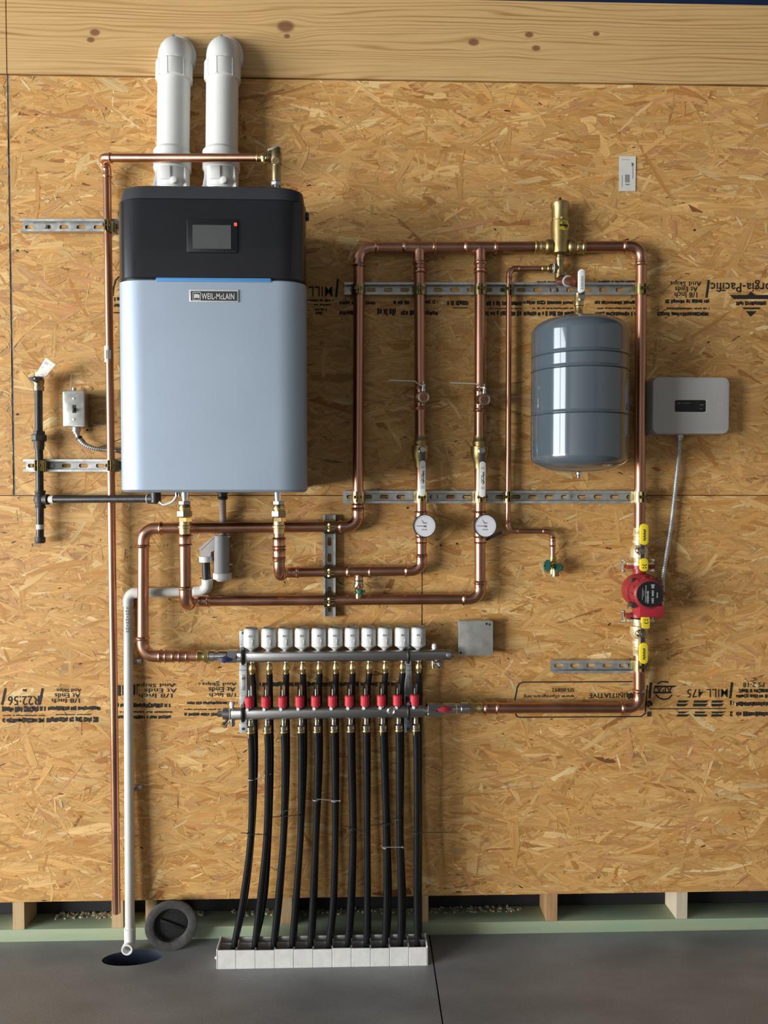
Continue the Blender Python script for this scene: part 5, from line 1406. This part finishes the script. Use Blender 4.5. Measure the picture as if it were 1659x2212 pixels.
#@@MANIFOLD
# ------------------------------------------------------------------ floor things
t = thing('floor_drain', 'round open drain pipe sunk in the concrete floor', 'floor drain', DR - VZ*0.25)
MB().loft([[drain_pt(2*PI*j/48, k, z) for j in range(48)] for k, z in ((1.0, 0.0), (0.985, -0.004), (0.97, -0.05), (0.93, -0.052), (0.92, -0.25))], caps=False).build('pipe_wall', 'drain_pipe', t, smooth=40)
MB().loft([[drain_pt(2*PI*j/32, 0.95, z) for j in range(32)] for z in (-0.25, -0.254)]).build('drain_bottom', 'backing_black', t)
# round plug leaning on the wall
CR = 0.0755
cf = PF(377, 2046); cc_ = P(370, 1995, 0.050)
nrm = Vector((0.16, -0.985, 0.02)).normalized()
t = thing('drain_plug', 'round dark grey drain plug with slot leaning against the wall base', 'plug', PF(377, 2044))
cc_ = PF(370, 1997, CR*0.99); cc_.z = CR*math.sqrt(1 - nrm.z**2) + 0.0008
MB().lathe(cc_, nrm, [(-0.010, CR*0.90), (-0.006, CR*0.93), (0, CR*0.97), (0.006, CR), (0.010, CR*0.985), (0.011, CR*0.95), (0.0105, CR*0.70), (0.009, CR*0.665), (-0.004, CR*0.64)], 48, caps=False).build('rim', 'cap_foam', t, smooth=40)
MB().lathe(cc_ - nrm*0.0035, nrm, [(-0.006, CR*0.88), (0, CR*0.66)], 40).build('recess', 'cap_dark', t)
ux = Vector((0.82, 0, -0.40)); ux = (ux - nrm*ux.dot(nrm)).normalized(); uy = nrm.cross(ux)
rot = Matrix((ux, uy, nrm)).transposed()
MB().box(cc_ - nrm*0.002, (CR*0.92, 0.009, 0.010), 0.002, rot).build('slot_bar', 'backing_black', t)

# ------------------------------------------------------------------ tray holding the tubes
TXL, TXR = PF(470, 2086).x, PF(924, 2084).x
TYF, TYB, TH = -0.136, -0.068, 0.054
t = thing('tube_tray', 'white plastic tray with cells on the floor around the black tubes', 'tray', ((TXL+TXR)/2, (TYF+TYB)/2, 0))
w = 0.004
def slab(a, b, nm, bev=0.0012): return MB().span(a, b, bev).build(nm, 'foam_white', t, smooth=0)
NC = 11; cw = (TXR - TXL)/NC
for k in range(NC):
    x0, x1 = TXL + k*cw + 0.0003, TXL + (k+1)*cw - 0.0003
    slab((x0, TYF, -0.004), (x1, TYF + w, TH - 0.0010*((k*7) % 3)), 'front_panel')
slab((TXL, TYB - w, -0.004), (TXR, TYB, TH), 'back_panel')
slab((TXL - 0.0005, TYF, -0.004), (TXL + w, TYB, TH + 0.003), 'end_panel'); slab((TXR - w, TYF, -0.004), (TXR + 0.0005, TYB, TH + 0.003), 'end_panel')
for k in range(1, NC): slab((TXL + k*cw - 0.002, TYF + w, -0.004), (TXL + k*cw + 0.002, TYB - w, TH - 0.003), 'divider', 0.0005)
slab((TXL + w, -0.092, -0.004), (TXR - w, -0.089, TH - 0.006), 'middle_rail', 0.0005)
slab((TXL + w, TYF + w, -0.004), (TXR - w, TYB - w, 0.006), 'tray_base', 0.0)
MB().lathe(Vector((TXL, TYF + 0.012, 0.026)), -VX, [(0, 0.004), (0.006, 0.004), (0.007, 0.002)], 10).build('locating_peg', 'foam_white', t)

# ------------------------------------------------------------------ manifold
MU, ML = 0.062, 0.098            # distance of the upper and lower bar from the wall
LABEL_N = ['first', 'second', 'third', 'fourth', 'fifth', 'sixth', 'seventh', 'eighth', 'ninth', 'tenth', 'eleventh']
AX = [543, 580.5, 616.5, 652.5, 688.5, 724, 760, 796, 831, 868, 903]
uy_ = lambda px: 1417.5 + (px - 520)*(-3.5/430)
ly_ = lambda px: 1541.5 + (px - 500)*(-5.5/415)
ua, ub = P(513, uy_(513), MU), P(962, uy_(962), MU)
t = thing('manifold', 'upper stainless manifold bar under the white actuators', 'manifold', ua)
axu = (ub - ua).normalized()
def bar(root, a, b, r):
    ax = (b-a).normalized(); L = (b-a).length; up = VZ - ax*VZ.dot(ax); up.normalize(); n = ax.cross(up)
    prof = []
    for k in range(24):
        an = 2*PI*k/24; c_, s_ = math.cos(an), math.sin(an)
        e = 0.55; prof.append((math.copysign(abs(c_)**e, c_)*r*0.95, math.copysign(abs(s_)**e, s_)*r*0.95))
    loops = []
    for u, k in ((0, 0.90), (0.003, 1), (L-0.003, 1), (L, 0.90)): loops.append([a + ax*u + up*x*k + n*y*k for x, y in prof])
    return MB().loft(loops).build('bar', 'stainless', root, smooth=40)
bar(t, ua, ub, 0.0175)
MB().lathe(ub, axu, [(-0.002, 0.013), (0.004, 0.016), (0.016, 0.016), (0.018, 0.012), (0.024, 0.011), (0.026, 0.007)], 20).build('end_plug', 'stainless', t, smooth=40)
q = P(938, 1405, MU)
MB().lathe(q, VZ, [(-0.002, 0.006), (0.006, 0.006), (0.007, 0.0075), (0.014, 0.0075), (0.020, 0.0060), (0.021, 0.004)], 14).build('air_vent', 'plastic_white', t, smooth=40)
MB().lathe(P(936, 1430, MU), -VZ, [(-0.004, 0.0065), (0.010, 0.0065), (0.011, 0.005), (0.018, 0.005)], 14).build('fill_port', 'nickel', t)
MB().lathe(P(948, 1434, MU + 0.008), Vector((0.55, -0.75, -0.3)), [(-0.006, 0.008), (0.006, 0.0085), (0.008, 0.0105), (0.014, 0.0105), (0.015, 0.007)], 16).build('fill_cap', 'chrome', t, smooth=40)
# connection valves on both bars
def manifold_valve(label, pts, mat, hpx, d):
    a, b = pts; ax = (b-a).normalized(); L = (b-a).length
    t = thing('manifold_valve', label, 'valve', a, 'chrome valves at the manifold ends')
    MB().lathe(a, ax, [(0, 0.0150), (0.002, 0.0180), (L*0.20, 0.0180), (L*0.21, 0.0150), (L*0.30, 0.0150), (L*0.33, 0.0175), (L*0.62, 0.0175), (L*0.64, 0.0150)], 24).build('body', 'chrome', t, smooth=30)
    mb = MB(); hexring(mb, a + ax*L*0.82, ax, L*0.34, 0.0205); mb.build('union_nut', 'chrome', t)
    hc = P(hpx[0], hpx[1], d + 0.030)
    MB().lathe(hc - VN*0.016, VN, [(0, 0.0075), (0.014, 0.007)], 14).build('stem', 'chrome', t)
    mb = MB().loft([[hc + ax*x + VZ*z + VN*y for x, z, y in ring] for ring in (
        [(-0.022, 0.001, 0), (-0.022, -0.004, 0), (-0.022, -0.004, 0.005), (-0.022, 0.001, 0.005)],
        [(-0.010, 0.005, -0.001), (-0.010, -0.006, -0.001), (-0.010, -0.006, 0.008), (-0.010, 0.005, 0.008)],
        [(0, 0.010, -0.002), (0, -0.010, -0.002), (0, -0.009, 0.011), (0, 0.009, 0.011)],
        [(0.010, 0.005, -0.001), (0.010, -0.006, -0.001), (0.010, -0.006, 0.008), (0.010, 0.005, 0.008)],
        [(0.022, 0.001, 0), (0.022, -0.004, 0), (0.022, -0.004, 0.005), (0.022, 0.001, 0.005)])]); mb.build('butterfly_handle', mat, t, smooth=50)
manifold_valve('chrome ball valve with blue butterfly handle at the left of the upper manifold', (P(453, 1417, MU - 0.004), P(514, 1417, MU)), 'blue_handle', (486, 1424), MU)
manifold_valve('chrome ball valve with red butterfly handle at the right of the lower manifold', (P(1012, 1530, ML - 0.02), P(921, 1533, ML)), 'red_handle', (961, 1531), ML - 0.01)

la, lb_ = P(501, ly_(501), ML), P(916, ly_(916), ML)
tl_ = thing('manifold', 'lower stainless manifold bar carrying the red flow meters', 'manifold', la)
bar(tl_, la, lb_, 0.0170)
MB().sweep([lb_ - (lb_ - la).normalized()*0.002, P(930, 1533, ML)], 0.0125, 18).build('outlet_stub', 'stainless', tl_)
axl = (lb_ - la).normalized()
MB().lathe(la, -axl, [(-0.002, 0.0150), (0.006, 0.0150), (0.008, 0.0170), (0.024, 0.0170), (0.026, 0.013)], 20).lathe(la - axl*0.026, -axl, [(0, 0.009), (0.014, 0.009)], 6).build('end_plug', 'stainless', tl_, smooth=40)
MB().lathe(la - axl*0.004, -axl, [(0, 0.0155), (0.004, 0.0155)], 20).build('seal_ring', 'plastic_white', tl_)
MB().lathe(P(501, 1528, ML), VZ, [(-0.002, 0.0055), (0.005, 0.0055), (0.006, 0.0075), (0.014, 0.0075), (0.017, 0.004)], 14).build('air_vent', 'plastic_white', tl_, smooth=40)
MB().lathe(P(502, 1555, ML), -VZ, [(-0.004, 0.0075), (0.016, 0.0075), (0.018, 0.006)], 14).build('fill_port', 'nickel', tl_)
MB().lathe(P(488, 1562, ML), Vector((-0.5, -0.6, -0.5)), [(-0.010, 0.006), (0.002, 0.0065), (0.003, 0.009), (0.012, 0.009)], 14).build('fill_cap', 'nickel', tl_)
MB().lathe(P(845, 1535, ML + 0.014), VN, [(0, 0.0125), (0.006, 0.012), (0.008, 0.009), (0.006, 0.006)], 20).build('sensor_boss', 'chrome', tl_, smooth=30)

# actuators, ports, flow meters
act0 = None
GA = 'white actuators on the upper manifold'
for i, px in enumerate(AX):
    o = P(px, uy_(px) - 11, MU + 0.002)
    label = '%s white thermal actuator from the left on the upper manifold' % LABEL_N[i]
    if act0 is None:
        act0 = thing('thermal_actuator', label, 'actuator', o, GA)
        r = S(16.7, MU)
        MB().lathe(o, VZ, [(0, 0.006), (0.004, 0.008), (S(10, MU), r*0.97), (S(12, MU), r), (S(40, MU), r*0.985), (S(46, MU), r*0.93), (S(48, MU), r*0.86)], 32).build('housing', 'plastic_actuator', act0, smooth=30)
        MB().lathe(o + VZ*S(47.5, MU), VZ, [(0, r*0.84), (0.0035, r*0.82), (0.0042, r*0.76), (0.0030, r*0.70), (0.0034, r*0.2)], 32).build('top_disc', 'plastic_grey', act0, smooth=40)
        MB().lathe(o - VZ*0.004, VZ, [(0, 0.004), (0.006, 0.0055)], 14).build('valve_tip', 'brass', act0)
        mb = MB(); wall_plate(mb, o + VX*0.003 + VZ*S(35, MU) + VN*(r*0.955), 0.015, 0.0055, 0.0014, 0.0006); mb.build('grey_mark', 'mark_grey', act0)
        mb = MB()
        wall_plate(mb, o + VX*0.0015 + VZ*S(18, MU) + VN*(r*0.965), 0.0105, 0.0105, 0.0018, 0.0006, 0.0005); mb.build('raised_tab', 'plastic_actuator', act0)
        mb = MB(); wall_plate(mb, o + VX*0.0065 + VZ*S(22, MU) + VN*(r*0.955), 0.0018, 0.016, 0.0016, 0.0004); mb.build('raised_edge', 'plastic_actuator', act0)
    else:
        c_ = dup(act0, o, label); c_.rotation_euler.z = (0, 0.06, -0.05, 0.03, 0.08, -0.03, 0.05, 0, -0.06, 0.04, -0.04)[i]
TX = [541, 577, 613, 650, 686, 722, 757, 792, 828, 862, 899]
FX = [(541, 1590), (577, 1590), (613, 1590), (650, 1588), (684.5, 1588), (721, 1588), (757, 1586), (791, 1586), (826.5, 1586), (861, 1585), (898, 1585)]
def shared(proto, parent, off):
    c_ = proto.copy(); COL.objects.link(c_); c_.parent = parent; c_.location = off; return c_
port0 = low0 = fm0 = None
for i, px in enumerate(AX):
    # small brass ends under the upper bar
    o = P(px + 1.5, uy_(px) + 12, MU - 0.004)
    if port0 is None:
        b0 = o.copy()
        port0 = MB().lathe(o, -VZ, [(-0.004, 0.0075), (0.004, 0.0075), (0.006, 0.0055), (0.012, 0.0085), (0.020, 0.0100), (0.024, 0.0100), (0.028, 0.0085), (0.034, 0.0075), (0.036, 0.0075)], 16).build('port_fitting', 'brass', t, smooth=35)
        cup0 = MB().lathe(o + VN*0.006, -VZ, [(-0.004, 0.0055), (0.001, 0.0062), (0.003, 0.0050)], 12).build('port_collar', 'chrome', t)
    else:
        shared(port0, t, o - b0); shared(cup0, t, o - b0)
for i, px in enumerate(FX):
    fx = px[0]
    o = P(fx, ly_(fx) + 11, ML)
    if low0 is None:
        b1 = o.copy()
        low0 = MB().lathe(o, -VZ, [(-0.006, 0.0085), (0.003, 0.0085), (0.005, 0.0065), (0.020, 0.0075), (0.024, 0.0118), (0.034, 0.0118), (0.037, 0.0090), (0.038, 0.0090)], 16).build('hose_fitting', 'nickel', tl_, smooth=35)
        ring0 = MB().lathe(o - VZ*0.037, -VZ, [(0, 0.0125), (0.004, 0.0125), (0.006, 0.0092), (0.018, 0.0088)], 16).build('clamp_ring', 'brass', tl_, smooth=35)
    else:
        shared(low0, tl_, o - b1); shared(ring0, tl_, o - b1)
    # flow meter above the lower bar
    o = P(fx - 2.5, ly_(fx) - 9, ML + 0.003)
    sm = S(1, ML)
    if fm0 is None:
        b2 = o.copy()
        fm0 = MB().lathe(o, VZ, [(-0.004, 0.0075), (0.004, 0.0078), (0.005, 0.0110), (0.008, 0.0110)], 18).build('flow_meter', 'chrome', tl_, smooth=35)
        pf = [(sm*5, 0.0128), (sm*6, 0.0135), (sm*25, 0.0135), (sm*27, 0.0118), (sm*28, 0.0085)]
        mb = MB().lathe(o, VZ, pf, 14); cl0 = mb.build('red_collar', 'red_collar', fm0, smooth=20)
        gl0 = MB().lathe(o, VZ, [(sm*27, 0.0070), (sm*50, 0.0068), (sm*51, 0.0055)], 16).build('sight_glass', 'clear_plastic', fm0, smooth=40)
        st0 = MB().lathe(o, VZ, [(sm*27, 0.0022), (sm*42, 0.0022)], 8).build('float_rod', 'chrome', fm0)
        vs0 = MB().lathe(o + VN*0.011 - VX*0.004 + VZ*0.002, VN, [(0, 0.0050), (0.004, 0.0045)], 10).build('valve_cap', 'plastic_white', fm0)
    else:
        c_ = shared(fm0, tl_, o - b2)
        for ch in (cl0, gl0, st0, vs0): shared(ch, c_, Vector((0, 0, 0)))

# brackets
def bracket(px, label):
    top, bot = P(px, 1362, 0.010), P(px, 1580, 0.010)
    t = thing('manifold_bracket', label, 'bracket', bot, 'steel brackets holding the manifold bars')
    wpx = S(16, 0.03)
    z = lambda py: P(px, py, 0.028)
    # stepped upright: plate close to the wall with legs to both bars
    for y0, y1 in ((1362, 1394), (1438, 1448), (1448, 1500), (1503, 1518), (1562, 1583)):
        a, b = z(y0), z(y1); MB().box((a+b)/2, (wpx, 0.004, abs(b.z - a.z) - 0.0008), 0.0012).build('plate', 'bracket', t)
    a, b = z(1362), z(1583)
    mb = MB().box((a+b)/2 + Vector((0, 0.012, 0)), (wpx*0.94, 0.020, abs(a.z - b.z)*0.98), 0.0015); mb.build('channel', 'bracket', t)
    mb = MB(); wall_plate(mb, z(1474) + VN*0.0016, wpx*0.5, S(34, .03), 0.0012, 0.003, 0.0005); mb.build('slot_embossing', 'galvanised', t)
    MB().lathe(z(1465) + VN*0.002, VN, [(0, 0.0045), (0.003, 0.004)], 12).build('screw', 'chrome', t)
    for py in (1367, 1574): MB().lathe(z(py) + VN*0.0015, VN, [(0, 0.0045), (0.002, 0.0042), (0.0022, 0.002)], 12).build('screw', 'steel_dark', t)
    for yc, dd, rr in ((uy_(px), MU, 0.0215), (ly_(px), ML, 0.0210)):
        c_ = P(px, yc, dd); mb = MB(); pts = []
        yb = -0.030 - c_.y                # back of the loop, relative to the bar axis
        back = -0.030
        path = [Vector((c_.x, back, c_.z + rr))]
        for k in range(9):
            a = PI/2 + PI*k/8
            path.append(Vector((c_.x, c_.y + rr*math.cos(a), c_.z + rr*math.sin(a))))
        path.append(Vector((c_.x, back, c_.z - rr)))
        mb.sweep(path, 0.0048, 12); mb.build('bar_clamp', 'black_rubber', t, smooth=60)
        MB().lathe(Vector((c_.x, c_.y - rr*0.2 - 0.004, c_.z + rr + 0.004)), VN, [(-0.004, 0.0055), (0.006, 0.005)], 12).build('clamp_screw', 'chrome', t)
bracket(525.5, 'left steel bracket holding both manifold bars')
bracket(881.5, 'right steel bracket holding both manifold bars')

# ------------------------------------------------------------------ tubes
X1600 = [544, 579, 615, 651, 686, 722.5, 758, 791.5, 829, 862, 900]
X1800 = [542, 576, 612.5, 649, 682, 724, 762, 793, 834, 863, 900.5]
X1940 = [525, 562, 601, 639, 676, 720, 757, 793, 834.5, 866, 900]
X2040 = [507, 551, 591.5, 631.5, 671, 711, 751.5, 792, 832, 865.5, 902]
RT = 0.0093
def tube(pts, label, group):
    base = Vector(pts[-1])
    MB().sweep(smooth_path(pts, 8), RT, 14).build('heating_tube', 'pex', base=base, label=label, cat='tube', group=group, smooth=60)
for i in range(11):
    fx, fy = FX[i]
    bx = PF(X2040[i], 2043, 0.03); bx.y = -0.113; bx.z = 0.010
    ft = P(fx, ly_(fx) + 36, ML)
    tube([ft, P(X1600[i], 1640, ML + 0.001), P(X1800[i], 1800, ML + 0.004), P(X1940[i], 1940, 0.108), P(X2040[i], 2036, 0.113), bx],
         '%s black tube from the left hanging from the lower manifold bar' % LABEL_N[i], 'front black heating tubes')
    bx2 = bx.copy(); bx2.y = -0.076
    off = (7, 6, 5, 6, 5, 4, 4, 3, 4, 5, 6)[i]; o2 = (4, 9, 3, 2, 3, 2, 4, 2, 6, 5, 5)[i]
    ut = P(AX[i] + 2, uy_(AX[i]) + 38, MU - 0.004)
    tube([ut, P(FX[i][0] + off, 1500, 0.052), P(X1600[i] + off, 1640, 0.056), P(X1800[i] + o2*0.5, 1800, 0.060), P(X1940[i] + o2, 1940, 0.070), P(X2040[i] + 3, 2026, 0.076), bx2],
         '%s black tube from the left passing behind the lower manifold bar' % LABEL_N[i], 'rear black heating tubes')

# ------------------------------------------------------------------ cable ties
def tie(label, rings, strip, mat='zip_black', tail=None, d=0.112):
    o = P(*strip[0], d)
    t = thing('cable_tie', label, 'cable tie', o, 'cable ties round the black tubes')
    for px, py, dd in rings:
        MB().lathe(P(px, py, dd) - VZ*0.0016, VZ, [(0, RT*1.10), (0.0032, RT*1.10)], 16, caps=False).build('loop', mat, t)
    MB().sweep([P(x, y, d) for x, y in strip], 0.0012, 6).build('strip', mat, t)
    hx_ = P(*strip[-1], d); MB().box(hx_, (0.0045, 0.004, 0.0045), 0.0006).build('head', mat, t)
    if tail: MB().sweep([P(x, y, d + 0.004*k) for k, (x, y) in enumerate(tail)], 0.0010, 6).build('tail', mat, t)
tie('grey cable tie slanting between the first and second tube', [(543, 1683, ML + .002)], [(552, 1683), (583, 1672)], 'zip_clear', None, 0.104)
tie('black cable tie across the first two tubes', [(541.5, 1800, ML + .004)], [(532, 1800), (572, 1803)], 'zip_black', [(536, 1800), (520, 1799)])
tie('black cable tie across the third and fourth tube', [(613, 1762, ML + .003)], [(588, 1765), (646, 1761)], 'zip_black', [(610, 1760), (616, 1752), (627, 1749)])
tie('thin cable tie across the fifth and sixth tube', [(683, 1727, ML + .003), (723, 1729, ML + .003)], [(683, 1726), (734, 1730)], 'zip_clear')
tie('black cable tie with long tail at the seventh tube', [(761.5, 1791, ML + .003)], [(735, 1784), (757, 1787), (782, 1796)], 'zip_black', [(759, 1796), (748, 1810), (734, 1823)])
tie('upper black cable tie at the ninth and tenth tube', [(863, 1768, ML + .004)], [(806, 1767), (814, 1768)], 'zip_black', [(858, 1768), (843, 1769)])
tie('lower black cable tie at the ninth tube', [(833, 1780, ML + .004)], [(800, 1783), (850, 1779)])
tie('pale cable tie across the ninth and tenth tube', [(834, 1830, ML + .004)], [(824, 1830), (870, 1830)], 'zip_clear')
tie('black cable tie with tail sticking out right of the last tube', [(900.5, 1798, ML + .004)], [(893, 1798), (912, 1798)], 'zip_black', [(912, 1798), (945, 1798), (977, 1797.5)])
